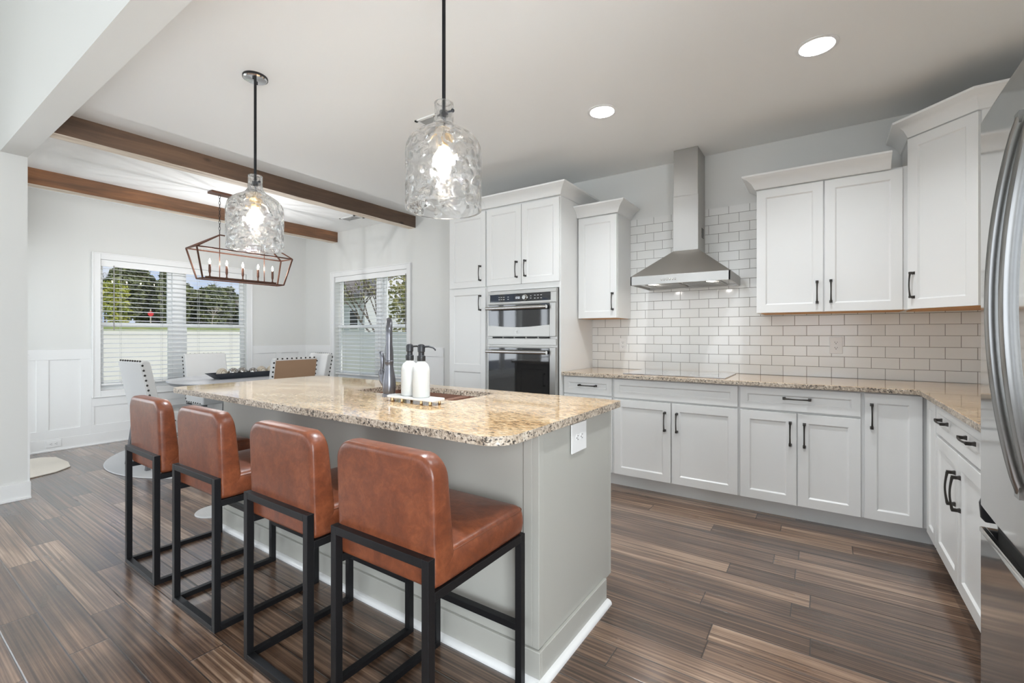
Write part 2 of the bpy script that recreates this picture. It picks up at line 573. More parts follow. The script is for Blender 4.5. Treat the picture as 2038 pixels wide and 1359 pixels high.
def m_leather():
    m = mat('cognac_leather', (0.3, 0.09, 0.04), 0.33)
    v = coords(m, (1, 1, 1))
    a = N(m, 'TexNoise', Scale=9.0, Detail=8.0, Roughness=0.68, Distortion=0.8); L(m, v, a.inputs['Vector'])
    a2 = N(m, 'TexNoise', Scale=34.0, Detail=8.0, Roughness=0.7, Distortion=1.2); L(m, v, a2.inputs['Vector'])
    lf = math_(m, 'ADD', math_(m, 'MULTIPLY', a.outputs['Fac'], 0.6), math_(m, 'MULTIPLY', a2.outputs['Fac'], 0.4))
    r = ramp(m, [(0.32, (0.095, 0.026, 0.012)), (0.50, (0.17, 0.047, 0.019)), (0.62, (0.235, 0.070, 0.028)), (0.78, (0.37, 0.135, 0.062))], lf)
    L(m, r.outputs['Color'], PB(m).inputs['Base Color'])
    c = N(m, 'TexNoise', Scale=220.0, Detail=2.0); L(m, v, c.inputs['Vector'])
    d = N(m, 'TexNoise', Scale=14.0, Detail=2.0); L(m, v, d.inputs['Vector'])
    bump(m, math_(m, 'ADD', math_(m, 'MULTIPLY', c.outputs['Fac'], 0.25), math_(m, 'MULTIPLY', d.outputs['Fac'], 1.0)), 0.28, 0.004)
    return m


M['leather'] = m_leather()
M['stitch'] = mat('leather_seam', (0.16, 0.05, 0.022), 0.5)


def m_beam(name, cols):
    m = mat(name, (0.2, 0.1, 0.06), 0.45)
    v = coords(m, (22, 1.6, 22))
    a = N(m, 'TexNoise', Scale=1.0, Detail=6.0, Roughness=0.6, Distortion=0.8); L(m, v, a.inputs['Vector'])
    v2 = coords(m, (3, 0.9, 3))
    b = N(m, 'TexNoise', Scale=1.0, Detail=2.0); L(m, v2, b.inputs['Vector'])
    f = math_(m, 'ADD', math_(m, 'MULTIPLY', a.outputs['Fac'], 0.5), math_(m, 'MULTIPLY', b.outputs['Fac'], 0.5))
    r = ramp(m, cols, f)
    vo = N(m, 'TexVoronoi', Scale=1.0); L(m, coords(m, (4.5, 2.2, 4.5)), vo.inputs['Vector'])
    mr = N(m, 'MapRange'); mr.inputs['From Min'].default_value, mr.inputs['From Max'].default_value = 0.05, 0.11
    L(m, vo.outputs['Distance'], mr.inputs['Value'])
    mix = N(m, 'Mix', data_type='RGBA'); mix.inputs['A'].default_value = (0.035, 0.02, 0.014, 1)
    L(m, mr.outputs[0], mix.inputs['Factor']); L(m, r.outputs['Color'], mix.inputs['B'])
    L(m, mix.outputs['Result'], PB(m).inputs['Base Color'])
    bump(m, a.outputs['Fac'], 0.5, 0.006)
    return m


M['beam'] = m_beam('rustic_beam_dark', [(0.34, (0.060, 0.038, 0.026)), (0.48, (0.115, 0.070, 0.045)), (0.60, (0.185, 0.108, 0.065)), (0.75, (0.29, 0.18, 0.11))])
M['beam_orange'] = m_beam('rustic_beam_orange', [(0.34, (0.10, 0.055, 0.032)), (0.48, (0.20, 0.098, 0.050)), (0.60, (0.33, 0.15, 0.068)), (0.75, (0.42, 0.22, 0.11))])


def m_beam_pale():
    m = mat('pale_beam_face', (0.5, 0.4, 0.3), 0.6)
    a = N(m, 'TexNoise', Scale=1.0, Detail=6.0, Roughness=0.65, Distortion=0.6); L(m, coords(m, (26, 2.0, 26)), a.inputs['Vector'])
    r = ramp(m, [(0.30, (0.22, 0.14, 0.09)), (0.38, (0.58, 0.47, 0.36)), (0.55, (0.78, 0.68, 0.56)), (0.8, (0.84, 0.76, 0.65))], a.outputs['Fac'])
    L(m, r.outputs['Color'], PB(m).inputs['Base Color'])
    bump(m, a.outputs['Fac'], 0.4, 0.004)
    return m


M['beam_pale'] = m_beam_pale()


def m_leaf(name, a, b):
    m = mat(name, a, 0.7)
    oi = N(m, 'TexNoise', Scale=1.3, Detail=4.0)
    L(m, coords(m), oi.inputs['Vector'])
    r = ramp(m, [(0.35, a), (0.65, b)], oi.outputs['Fac'])
    L(m, r.outputs['Color'], PB(m).inputs['Base Color'])
    return m


M['leaf_dark'] = m_leaf('evergreen_needles', (0.075, 0.095, 0.05), (0.26, 0.28, 0.13))
M['leaf_yellow'] = m_leaf('yellow_green_leaves', (0.25, 0.30, 0.04), (0.48, 0.46, 0.10))
M['leaf_olive'] = m_leaf('olive_leaves', (0.22, 0.23, 0.07), (0.42, 0.38, 0.16))
M['grass'] = m_leaf('grass', (0.22, 0.30, 0.07), (0.45, 0.45, 0.16))

# ------------------------------------------------------------------ the setting
H, YB, XL, XR = 2.743, 4.12, -6.74, 1.10
YS0, YS1, ZS = 0.65, 0.79, 2.565          # header between living room and kitchen
XP = -4.95


def struct(name, mb, m, label=None, **k):
    return props(mb.build(name, m, **k), label, None, None, 'structure')


struct('floor', MB().box(XL - .12, XR + .12, -5.0, YB + .12, -0.12, 0), M['floor'])
CANS = [(-0.025, 2.878), (-1.236, 2.902), (-0.025, 1.42)]  # the last can is unseen, added to brighten the kitchen
struct('ceiling', slab_with_holes([(XL, YS1), (XR, YS1), (XR, YB), (XL, YB)], [circle(x, y, .078) for x, y in CANS], H, H + 0.08), M['ceiling'])
struct('ceiling', MB().box(XL, XR, YS1, YB, H + 0.16, H + 0.20), M['ceiling'])
struct('ceiling', MB().box(XP - .12, XR + .12, -5.0, YS0, 4.2, 4.3), M['ceiling'])


def wall_x(name, x0, x1, ya, yb, za, zb, holes):
    """wall in the Y direction with rectangular holes (y0,y1,z0,z1) sorted by y"""
    mb = MB()
    y = ya
    for h0, h1, z0, z1 in holes:
        mb.box(x0, x1, y, h0, za, zb).box(x0, x1, h0, h1, za, z0).box(x0, x1, h0, h1, z1, zb)
        y = h1
    return mb.box(x0, x1, y, yb, za, zb)


def wall_y(y0, y1, xa, xb, za, zb, holes):
    mb = MB()
    x = xa
    for h0, h1, z0, z1 in holes:
        mb.box(x, h0, y0, y1, za, zb).box(h0, h1, y0, y1, za, z0).box(h0, h1, y0, y1, z1, zb)
        x = h1
    return mb.box(x, xb, y0, y1, za, zb)


W1 = (1.645, 3.225, 0.60, 2.085)
W2 = (-5.985, -4.440, 0.60, 2.085)
struct('wall_left', wall_x('w', XL - .12, XL, YS1, YB + .12, 0, H + .2, [W1]), M['wall'])
struct('wall_back', wall_y(YB, YB + .12, XL, XR + .12, 0, H + .2, [W2]), M['wall'])
struct('wall_right', wall_x('w', XR, XR + .12, -5.0, YB, 0, 4.3, [(-1.75, -0.05, 0.35, 2.35)]), M['wall'])
LW = [(-2.65, -1.55, 0.5, 2.1), (-0.80, 0.30, 0.5, 2.1)]
WR = [(-1.75, -0.05, 0.35, 2.35)]  # unseen opening, added so the right-hand fill lamp can shine in
WD = [(-6.70, -5.20, 0.03, 2.09)]
struct('wall_partition', wall_x('w', XP - .12, XP, -5.0, YS1, 0, 4.3, LW), M['wall'])
struct('wall_dining', wall_y(YS1 - .12, YS1, XL - .12, XP - .12, 0, H + .2, WD), M['wall'])
struct('wall_header', MB().box(XP, XR, YS0, YS1, ZS, 4.3), M['wall'])
LF = [(-4.65, -3.15, 0.5, 3.2), (-2.75, -1.25, 0.5, 3.2), (-0.85, 0.65, 0.5, 3.2)]
struct('wall_front', wall_y(-5.12, -5.0, XP - .12, XR + .12, 0, 4.3, LF), M['wall'])


def window(name, axis, face, outside, a0, a1, z0, z1, mull, meet, label, casing=True):
    """double-hung window in a wall; axis: direction along the wall, face: wall coordinate, outside: sign to the outdoors"""
    def P(mb, a, b, d0, d1, za, zb):
        lo, hi = sorted((face + outside * d0, face + outside * d1))
        if axis == 'y': mb.box(lo, hi, a, b, za, zb)
        else: mb.box(a, b, lo, hi, za, zb)
    t = thing(name, label, None, kind='structure')
    if casing:
        c = MB()
        w = 0.075
        for (p, q, zz0, zz1) in ((a0 - w, a0, z0 - w, z1 + w), (a1, a1 + w, z0 - w, z1 + w), (a0, a1, z1, z1 + w), (a0, a1, z0 - w, z0)):
            P(c, p, q, -0.018, 0, zz0, zz1)
        for (p, q, zz0, zz1) in ((a0 - w, a0 - w + .014, z0 - w, z1 + w), (a1 + w - .014, a1 + w, z0 - w, z1 + w), (a0 - w + .014, a1 + w - .014, z1 + w - .014, z1 + w), (a0 - w + .014, a1 + w - .014, z0 - w, z0 - w + .014)):
            P(c, p, q, -0.026, -0.018, zz0, zz1)
        c.build('casing', M['trim'], t, bevel=0.003)
    f = MB()
    fw = 0.045
    spans = [(a0, a1)] if mull is None else [(a0, mull[0]), (mull[1], a1)]
    if mull: P(f, mull[0], mull[1], 0.065, 0.12, z0, z1)
    P(f, a0, a1, 0.06, 0.12, z0, z0 + .03)
    for s0, s1 in spans:
        for (u0, u1, v0, v1, d) in ((s0, s1, z0 + .03, meet - .0, 0.07), (s0, s1, meet - .05, z1, 0.096)):
            P(f, u0, u0 + fw, d, d + .025, v0, v1); P(f, u1 - fw, u1, d, d + .025, v0, v1)
            P(f, u0 + fw, u1 - fw, d, d + .025, v0, v0 + .05); P(f, u0 + fw, u1 - fw, d, d + .025, v1 - .045, v1)
    f.build('sash', M['vinyl'], t)
    for s0, s1 in spans:
        for (v0, v1, d) in ((z0 + .07, meet - .04, 0.082), (meet - .005, z1 - .04, 0.106)):
            g = MB()
            P(g, s0 + fw, s1 - fw, d, d + .003, v0, v1)
            g.build('pane', M['pane'], t)
    return t


window('window_1', 'y', XL, -1, *W1, (2.36, 2.475), 1.375, 'wide double window with white blinds over the dining table')
window('window_2', 'x', YB, 1, *W2, (-5.12, -5.00), 1.375, 'smaller double window with white blinds left of the pantry')
for i, h in enumerate(LF):
    t = window('window_%d' % (i + 3), 'x', -5.0, -1, *h, None, 1.9, 'tall living room window behind the camera')
window('window_6', 'y', XP, -1, *LW[0], (-2.13, -2.07), 1.30, 'unseen side window added to bring fill light in from the right')
window('window_7', 'y', XP, -1, *LW[1], (-0.28, -0.22), 1.30, 'unseen side window added to bring fill light in from the right')
window('window_8', 'y', XR, 1, *WR[0], (-0.93, -0.87), 1.35, 'unseen side window added to bring fill light in from the right')
window('door_1', 'x', YS1, -1, *WD[0], (-5.98, -5.92), 1.1, 'glass door of the dining room')

# wainscot, baseboards, trim
def panelling(axis, face, sgn, a0, a1, stiles, skip, z_top=1.075):
    """board-and-batten; sgn: direction into the room; skip: window span with its sill height"""
    mb = MB()
    def P(a, b, z0, z1, d=0.010):
        lo, hi = sorted((face, face + sgn * d))
        if b - a < 1e-4: return
        if axis == 'y': mb.box(lo, hi, a, b, z0, z1)
        else: mb.box(a, b, lo, hi, z0, z1)
    segs = [(a0, a1)] if skip is None else [(a0, skip[0]), (skip[1], a1)]
    for s0, s1 in segs:
        P(s0, s1, 0.965, z_top, .014)
        P(s0, s1, 0.135, 0.222)
        edges = [s0] + [e for st in stiles for e in st if s0 <= st[0] and st[1] <= s1] + [s1]
        for st in stiles:
            if s0 - 1e-3 <= st[0] and st[1] <= s1 + 1e-3: P(st[0], st[1], 0.222, 0.965)
    if skip:
        P(skip[0], skip[1], 0.135, 0.222)
        P(skip[0], skip[1], 0.42, 0.523)
        for st in skip[2]: P(st[0], st[1], 0.222, 0.42)
    P(a0, a1, 0.0, z_top, 0.003)
    return mb


c1 = (W1[0] - .075, W1[1] + .075)
# (the window hole must stay open, so the thin backing is built per side)
def wains(axis, face, sgn, a0, a1, stiles, win, name):
    w0, w1 = win
    mb = MB()
    def P(a, b, z0, z1, d):
        lo, hi = sorted((face, face + sgn * d))
        if axis == 'y': mb.box(lo, hi, a, b, z0, z1)
        else: mb.box(a, b, lo, hi, z0, z1)
    for s0, s1 in ((a0, w0), (w1, a1)):
        P(s0, s1, 0.13, 1.075, .003)
        P(s0, s1, 0.965, 1.075, .014)
        P(s0, s1, 0.13, 0.222, .012)
    P(w0, w1, 0.13, 0.523, .003)
    P(w0, w1, 0.13, 0.222, .012)
    P(w0, w1, 0.43, 0.523, .012)
    for a, b, z0, z1 in stiles: P(a, b, z0, z1, .012)
    return struct(name, mb, M['trim'], bevel=0.0015)


wains('y', XL, 1, YS1, YB, [(YS1, 0.90, .222, .965), (1.135, 1.228, .222, .965), (1.475, c1[0], .222, .965), (c1[0], c1[0] + .02, .222, .43), (2.05, 2.14, .222, .43), (2.70, 2.79, .222, .43),
                            (c1[1], 3.39, .222, .965), (3.64, 3.724, .222, .965), (3.995, YB, .222, .965)], c1, 'trim_1')
c2 = (W2[0] - .075, W2[1] + .075)
wains('x', YB, -1, XL + .015, -3.80, [(XL + .015, -6.66, .222, .965), (-6.42, -6.33, .222, .965), (-6.15, c2[0], .222, .965), (-5.3, -5.2, .222, .43), (c2[1], -4.28, .222, .965), (-3.885, -3.80, .222, .965)], c2, 'trim_2')
bb = 0.016


def base_x(x, s, y0, y1, hgt=.13):
    mb = MB()
    lo, hi = sorted((x, x + s * bb))
    mb.box(lo, hi, y0, y1, 0, hgt)
    lo, hi = sorted((x, x + s * (bb + .014)))
    return mb.box(lo, hi, y0, y1, 0, .016)


struct('baseboard_left', base_x(XL, 1, YS1, YB), M['trim'], bevel=.003)
mb = MB().box(XL + .03, -3.15, YB - bb, YB, 0, .13)
struct('baseboard_back', mb, M['trim'], bevel=.003)
mb = base_x(XP, 1, -5.0, YS1 + .016, .125)
mb.box(XP - .12, XP, YS1, YS1 + .016, 0, .125)
struct('baseboard_partition', mb, M['trim'], bevel=.003)
struct('trim_3', MB().box(XP - .12, XP, YS1, YS1 + .012, .125, 1.075), M['trim'])
struct('backsplash', MB().box(-1.849, XR, YB - .012, YB, .914, 2.287), M['tile'], 'glossy white subway tile backsplash with grey grout', smooth=0)

# ------------------------------------------------------------------ ceiling beams
for (x, label) in ((-4.29, 'rough dark brown wooden ceiling beam nearer the kitchen island'), (-5.915, 'rough orange-brown wooden ceiling beam farther away over the dining table')):
    z0 = H - .147
    mb = MB()
    nseg = 24
    ys = [YS1 + (YB - YS1) * i / nseg for i in range(nseg + 1)]
    rings = []
    for i, y in enumerate(ys):
        j = lambda: random.uniform(-.0018, .0018)
        rings.append([(x - .125 + j(), y, z0 + j()), (x + j(), y, z0 + j()), (x + j(), y, H), (x - .125 + j(), y, H)])
    vs = [p for r in rings for p in r]
    fs = [(3, 2, 1, 0), tuple(nseg * 4 + k for k in range(4))]
    for i in range(nseg):
        for k in range(4):
            fs.append((i * 4 + k, i * 4 + (k + 1) % 4, (i + 1) * 4 + (k + 1) % 4, (i + 1) * 4 + k))
    bo = solid('ceiling_beam', label, 'beam', mb.add(vs, fs), M['beam'] if x > -5 else M['beam_orange'], 'wooden ceiling beams', smooth=20)
    bo.data.materials.append(M['beam_pale'])  # undersides take a paler colour than the sides
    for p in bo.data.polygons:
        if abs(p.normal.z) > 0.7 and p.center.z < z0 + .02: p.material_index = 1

# ------------------------------------------------------------------ recessed lights, ceiling vents
for (x, y), label in zip(CANS, ('round white recessed ceiling light nearest the fridge', 'round white recessed ceiling light left of the range hood', 'unseen extra recessed ceiling light, added for brightness above the walkway beside the island')):
    t = thing('recessed_light', label, 'ceiling light', (x, y, H), 'recessed ceiling lights')
    MB().lathe([(.077, .07), (.077, .003), (.096, .002), (.098, -.004), (.080, -.006), (.074, .004), (.058, .066), (.058, .07)], (x, y, H), 40, cap=False).build('trim_ring', M['plastic_white'], t)
    MB().lathe([(.0005, .062), (.059, .062), (.059, .069), (.0005, .069)], (x, y, H), 32, cap=False).build('lens', M['lens'], t)
    l = area('can_lamp', (x, y, H + .055), (0, 0, -1), .09, .09, 14, (.92, .96, 1.0), 'DISK')


def vent(x, y, w, d, label):
    t = thing('ceiling_vent', label, 'vent', (x, y, H), 'ceiling vents')
    mb = MB()
    mb.box(x - w / 2, x + w / 2, y - d / 2, y - d / 2 + .02, H - .008, H).box(x - w / 2, x + w / 2, y + d / 2 - .02, y + d / 2, H - .008, H)
    mb.box(x - w / 2, x - w / 2 + .02, y - d / 2, y + d / 2, H - .008, H).box(x + w / 2 - .02, x + w / 2, y - d / 2, y + d / 2, H - .008, H)
    mb.build('frame', M['plastic_white'], t)
    s = MB()
    for i in range(7):
        yy = y - d / 2 + .025 + (d - .05) * i / 6
        s.hexa([(x - w / 2 + .02, yy - .006, H - .007), (x + w / 2 - .02, yy - .006, H - .007), (x + w / 2 - .02, yy - .004, H - .007), (x - w / 2 + .02, yy - .004, H - .007)],
               [(x - w / 2 + .02, yy + .002, H - .0015), (x + w / 2 - .02, yy + .002, H - .0015), (x + w / 2 - .02, yy + .004, H - .0015), (x - w / 2 + .02, yy + .004, H - .0015)])
    s.build('louvre', M['plastic_white'], t)
    MB().box(x - w / 2 + .015, x + w / 2 - .015, y - d / 2 + .015, y + d / 2 - .015, H - .0012, H).build('duct_opening', M['cord'], t)


vent(-5.04, 3.72, .30, .16, 'small white ceiling vent between the two wooden beams')
vent(-2.265, 2.35, .24, .14, 'white ceiling vent seen behind the near glass pendant')

# ------------------------------------------------------------------ cabinetry helpers
def handle(M4, u, z0, z1, vertical=True, parent=None, label=None):
    """arched pull; vertical: at u from z0 to z1; horizontal: z0 is height, centred at u, z1 is length"""
    mb = MB(M4)
    if vertical: A, B = (u, z0), (u, z1)
    else: A, B = (u - z1 / 2, z0), (u + z1 / 2, z0)
    for (a, b) in (A, B):
        mb.hexa([(a - .009, 0, b - .009), (a + .009, 0, b - .009), (a + .009, 0, b + .009), (a - .009, 0, b + .009)],
                [(a - .0055, -.014, b - .0055), (a + .0055, -.014, b - .0055), (a + .0055, -.014, b + .0055), (a - .0055, -.014, b + .0055)])
        mb.box(a - .0065, a + .0065, -.030, -.012, b - .0065, b + .0065)
    pts = []
    for i in range(11):
        s = i / 10
        arch = .008 * math.sin(PI * s)
        pts.append((A[0] + (B[0] - A[0]) * s, -.026 - arch, A[1] + (B[1] - A[1]) * s))
    mb.tube(pts, [.0062, .0050, .0045, .0042, .0040, .0040, .0040, .0042, .0045, .0050, .0062], 8)
    return mb.build('handle', M['bronze'], parent)


def shaker(mb, u0, u1, z0, z1, rail=.058, th=.020, ins=.009, lip=.008, rails=()):
    """five-piece door front at d=0, thickness th; rails: extra horizontal rails (za, zb)"""
    zs = [(z0 + rail, z1 - rail)]
    for (ra, rb) in rails:
        zs = [q for (p0, p1) in zs for q in (((p0, ra), (rb, p1)) if p0 < ra < p1 else ((p0, p1),))]
    fs = []
    O = [(u0, z0), (u1, z0), (u1, z1), (u0, z1)]
    if len(zs) == 1:
        I = [(u0 + rail, zs[0][0]), (u1 - rail, zs[0][0]), (u1 - rail, zs[0][1]), (u0 + rail, zs[0][1])]
        K = [(I[0][0] + lip, I[0][1] + lip), (I[1][0] - lip, I[1][1] + lip), (I[2][0] - lip, I[2][1] - lip), (I[3][0] + lip, I[3][1] - lip)]
        vs = [(p[0], 0, p[1]) for p in O] + [(p[0], 0, p[1]) for p in I] + [(p[0], ins, p[1]) for p in K] + [(p[0], th, p[1]) for p in O]
        for i in range(4):
            j = (i + 1) % 4
            fs += [(i, j, j + 4, i + 4), (i + 4, j + 4, j + 8, i + 8), (j, i, i + 12, j + 12)]
        fs += [(8, 9, 10, 11), (15, 14, 13, 12)]
        mb.add(vs, fs)
    else:
        mb.box(u0, u0 + rail, 0, th, z0, z1).box(u1 - rail, u1, 0, th, z0, z1)
        cuts = [z0] + [q for p in zs for q in p] + [z1]
        for i in range(0, len(cuts), 2): mb.box(u0 + rail, u1 - rail, 0, th, cuts[i], cuts[i + 1])
        for (p0, p1) in zs:
            a0, a1 = u0 + rail, u1 - rail
            vs = [(a0, 0, p0), (a1, 0, p0), (a1, 0, p1), (a0, 0, p1), (a0 + lip, ins, p0 + lip), (a1 - lip, ins, p0 + lip), (a1 - lip, ins, p1 - lip), (a0 + lip, ins, p1 - lip)]
            mb.add(vs, [(i, (i + 1) % 4, (i + 1) % 4 + 4, i + 4) for i in range(4)] + [(4, 5, 6, 7)])
    return mb


def door(M4, parent, u0, u1, z0, z1, name='door', hv=None, hh=None, **k):
    d = shaker(MB(M4), u0, u1, z0, z1, **k).build(name, M['cabinet'], parent, bevel=.0015)
    if hv: handle(M4, hv[0], hv[1], hv[2], True, d)
    for h in (hh or []): handle(M4, h[0], h[1], h[2], False, d)
    return d


def crown_part(path, z0, parent, hgt=.095, proj=.088, M4=None):
    """crown moulding swept along a 2d path (outline of the cabinet top), mitred at the corners"""
    prof = [(0, 0), (.010, .004), (.016, .018), (.030, .045), (.052, .066), (.074, .078), (.082, .084), (.085, .095), (0, .095)]
    prof = [(p * proj / .085, z * hgt / .095) for p, z in prof]
    pts = [Vector(p) for p in path]
    n = len(pts)
    vs, fs = [], []
    for i, p in enumerate(pts):
        def nrm(a, b):
            d = (b - a).normalized()
            return Vector((d.y, -d.x))
        if i == 0: o = nrm(pts[0], pts[1])
        elif i == n - 1: o = nrm(pts[-2], pts[-1])
        else:
            a, b = nrm(pts[i - 1], p), nrm(p, pts[i + 1])
            o = (a + b) / (1 + a.dot(b))
        for (q, z) in prof: vs.append((p.x + o.x * q, p.y + o.y * q, z0 + z))
    m = len(prof)
    for i in range(n - 1):
        for j in range(m):
            fs.append((i * m + j, (i + 1) * m + j, (i + 1) * m + (j + 1) % m, i * m + (j + 1) % m))
    fs += [list(range(m)), [(n - 1) * m + j for j in range(m)][::-1]]
    return MB(M4).add(vs, fs).build('crown_moulding', M['cabinet'], parent, smooth=30)


def frame_M(ox, oy, ang):
    """local (u, d, z) -> world; u along the cabinet front seen left to right, d into the cabinet"""
    return Matrix.Translation((ox, oy, 0)) @ Matrix.Rotation(ang, 4, 'Z')


# ------------------------------------------------------------------ tall cabinets: pantry and oven tower (front plane Y=3.44)
YT = 3.44
FT = frame_M(0, YT, 0)
yw = YB - .004
t = thing('pantry_cabinet', 'tall narrow white pantry cabinet left of the double oven', 'cabinet', (-2.88, 3.8, 0))
MB().box(-3.115, -2.642, YT + .021, yw, .10, 2.43).box(-3.115, -2.642, YT + .09, yw, 0, .10).build('carcass', M['cabinet'], t)
door(FT, t, -3.10, -2.648, 1.688, 2.408, hv=(-2.705, 1.752, 1.886))
door(FT, t, -3.10, -2.648, .115, 1.675, hv=(-2.705, 1.468, 1.602), rails=((.868, .942),))
crown_part([(-3.115, yw), (-3.115, YT + .004), (-2.642, YT + .004)], 2.42, t)
t = thing('oven_cabinet', 'tall white cabinet housing the double oven, with paired doors above', 'cabinet', (-2.24, 3.8, 0))
ox0, ox1, oz0, oz1 = -2.598, -1.872, .40, 1.632
mb = MB().box(-2.640, -1.849, YT + .03, yw, .10, .395).box(-2.640, -1.849, YT + .021, yw, 1.64, 2.43).box(-2.640, -1.849, YT + .09, yw, 0, .10)
mb.box(-2.640, -2.602, YT + .021, yw, .395, 1.64).box(-1.866, -1.849, YT + .021, yw, .395, 1.64).box(-2.602, -1.866, yw - .02, yw, .395, 1.64)
mb.build('carcass', M['cabinet'], t)
door(FT, t, -2.634, -2.244, 1.690, 2.408, hv=(-2.288, 1.754, 1.890))
door(FT, t, -2.238, -1.856, 1.690, 2.408, hv=(-2.195, 1.757, 1.893))
door(FT, t, -2.634, -1.856, .115, .385, name='drawer', hh=[(-2.245, .25, .14)])
crown_part([(-2.640, YT + .004), (-1.849, YT + .004), (-1.849, yw)], 2.42, t)

# double oven
t = thing('double_wall_oven', 'stainless steel double wall oven with black glass doors', 'oven', (-2.235, YT, .4))
o0, o1 = ox0, ox1
fy = YT - .006
MB().box(o0, o1, fy + .004, YT + .50, oz0, oz1).build('oven_body', M['steel'], t, bevel=.002)
fr = MB()
fr.box(o0, o1, fy - .016, fy + .004, 1.600, oz1).box(o0, o0 + .022, fy - .016, fy + .004, 1.512, 1.600).box(o1 - .055, o1, fy - .016, fy + .004, 1.512, 1.600).box(o0 + .022, o1 - .055, fy - .016, fy + .004, 1.512, 1.530)
fr.build('control_frame', M['steel'], t, bevel=.002)
cp = MB().box(o0 + .022, o1 - .055, fy - .012, fy + .002, 1.530, 1.600).build('control_panel', M['oven_glass'], t)
cx = o0 + .022 + (o1 - .055 - o0 - .022) * .60
mb = MB().lathe([(.026, 0), (.026, .006), (.021, .008), (.020, .024), (.017, .027)], (0, 0, 0), 28)
mb.v = [Vector((cx + p.x, fy - .012 - p.z, 1.563 + p.y)) for p in mb.v]
k = mb.build('knob', M['steel_bright'], cp)
MB().box(cx - .115, cx - .045, fy - .0128, fy - .011, 1.546, 1.582).build('display', M['plastic_black'], cp)
dg = MB()
def seg7(mb, x, z, ch, h=.016, w=.008, y=fy - .0135):
    S = {'a': (0, h, w, h), 'b': (w, h / 2, w, h), 'c': (w, 0, w, h / 2), 'd': (0, 0, w, 0), 'e': (0, 0, 0, h / 2), 'f': (0, h / 2, 0, h), 'g': (0, h / 2, w, h / 2)}
    for s in {'1': 'bc', '2': 'abged', '6': 'afgedc', '0': 'abcdef', '3': 'abgcd'}[ch]:
        a, b, c, d = S[s]
        mb.box(x + min(a, c) - .0007, x + max(a, c) + .0007, y, y + .0005, z + min(b, d) - .0007, z + max(b, d) + .0007)
for i, ch in enumerate('1260'): seg7(dg, cx - .108 + i * .0125 + (.004 if i > 1 else 0), 1.556, ch)
dg.build('digits', M['display'], cp)
for (bx, bz) in [(-.285 + .026 * i, 1.574) for i in range(3)] + [(-.285 + .026 * i, 1.554) for i in range(3)] + [(-.185, 1.574), (-.185, 1.554), (.058, 1.574), (.058, 1.554)] + [(.100 + .032 * i, 1.578) for i in range(3)] + [(.100 + .032 * i, 1.552) for i in range(3)]:
    MB().box(cx + bx - .008, cx + bx + .008, fy - .0128, fy - .0118, bz - .002, bz + .002).build('button_mark', M['mark'], cp)


def oven_door(z0, z1, gz0, gz1, hz, emblem):
    mb = MB()
    ga, gb = o0 + .018, o1 - .058
    y0, y1 = fy - .030, fy + .002
    mb.box(o0, ga, y0, y1, z0, z1).box(gb, o1, y0, y1, z0, z1).box(ga, gb, y0, y1, z0, gz0).box(ga, gb, y0, y1, gz1, z1)
    d = mb.build('upper_door' if emblem else 'lower_door', M['steel'], t, bevel=.003)
    gl = [(ga + (gb - ga) * i / 12, gz0 - .020 * math.sin(PI * i / 12)) for i in range(13)] + [(gb, gz1), (ga, gz1)]
    MB().prism(gl, y0 - .002, y1, 'y').build('window', M['oven_glass'], d)
    h = MB()
    h.tube([(ga + .002, y0 - .045, hz), (gb - .004, y0 - .045, hz)], .017, 16)
    for xx in (ga + .03, gb - .03): h.box(xx - .011, xx + .011, y0 - .045, y0, hz - .011, hz + .011)
    h.build('handle', M['steel_bright'], d, bevel=.002)
    if emblem:
        ex, ez = (ga + gb) / 2 - .005, (z0 + gz0) / 2 - .012
        e = MB().tube([(ex + .017 * math.cos(a), y0 - .001, ez + .017 * math.sin(a)) for a in [2 * PI * i / 24 for i in range(24)]], .0018, 6, True)
        e.tube([(ex - .003 + .0055 * math.cos(a), y0 - .001, ez + .001 + .0075 * math.sin(a)) for a in [0.6 + 5.0 * i / 12 for i in range(13)]], .0012, 5)
        e.tube([(ex + .0055 + .0045 * math.cos(a), y0 - .001, ez - .001 + .0065 * math.sin(a)) for a in [0.8 + 4.6 * i / 12 for i in range(13)]], .0012, 5)
        e.build('emblem', M['steel_bright'], d)


oven_door(1.216, 1.506, 1.318, 1.500, 1.470, True)
oven_door(.46, 1.122, .60, 1.112, 1.078, False)
MB().box(o0, o1, fy - .020, fy + .002, 1.140, 1.196).build('vent_trim', M['steel'], t, bevel=.002)
vm = MB()
for i in range(5): vm.box(o0 + .05 + i * .125, o0 + .15 + i * .125, fy - .012, fy - .001, 1.199, 1.212)
vm.build('vent_slots', M['dark'], t)
MB().box(o0, o1, fy - .018, fy + .002, oz0, .455).build('bottom_trim', M['steel'], t, bevel=.002)

# ------------------------------------------------------------------ wall cabinets (front plane Y=3.77)
YU = 3.77
FU = frame_M(0, YU, 0)
t = thing('wall_cabinet', 'narrow white single-door wall cabinet left of the range hood', 'cabinet', (-1.655, 3.95, 1.376), 'white wall cabinets')
MB().box(-1.838, -1.468, YU + .021, yw - .012, 1.378, 2.295).build('carcass', M['cabinet'], t)
MB().box(-1.822, -1.484, YU + .03, yw - .03, 1.3755, 1.3779).build('underside', M['rawwood'], t)
door(FU, t, -1.836, -1.472, 1.378, 2.280, hv=(-1.508, 1.452, 1.591))
crown_part([(-1.8475, YU + .004), (-1.468, YU + .004), (-1.468, yw - .012)], 2.285, t)
t = thing('wall_cabinet', 'wide white double-door wall cabinet right of the range hood', 'cabinet', (0.01, 3.95, 1.385), 'white wall cabinets')
MB().box(-.402, .420, YU + .021, yw - .012, 1.388, 2.295).box(.420, .4515, YU + .012, yw - .012, 1.388, 2.295).build('carcass', M['cabinet'], t)
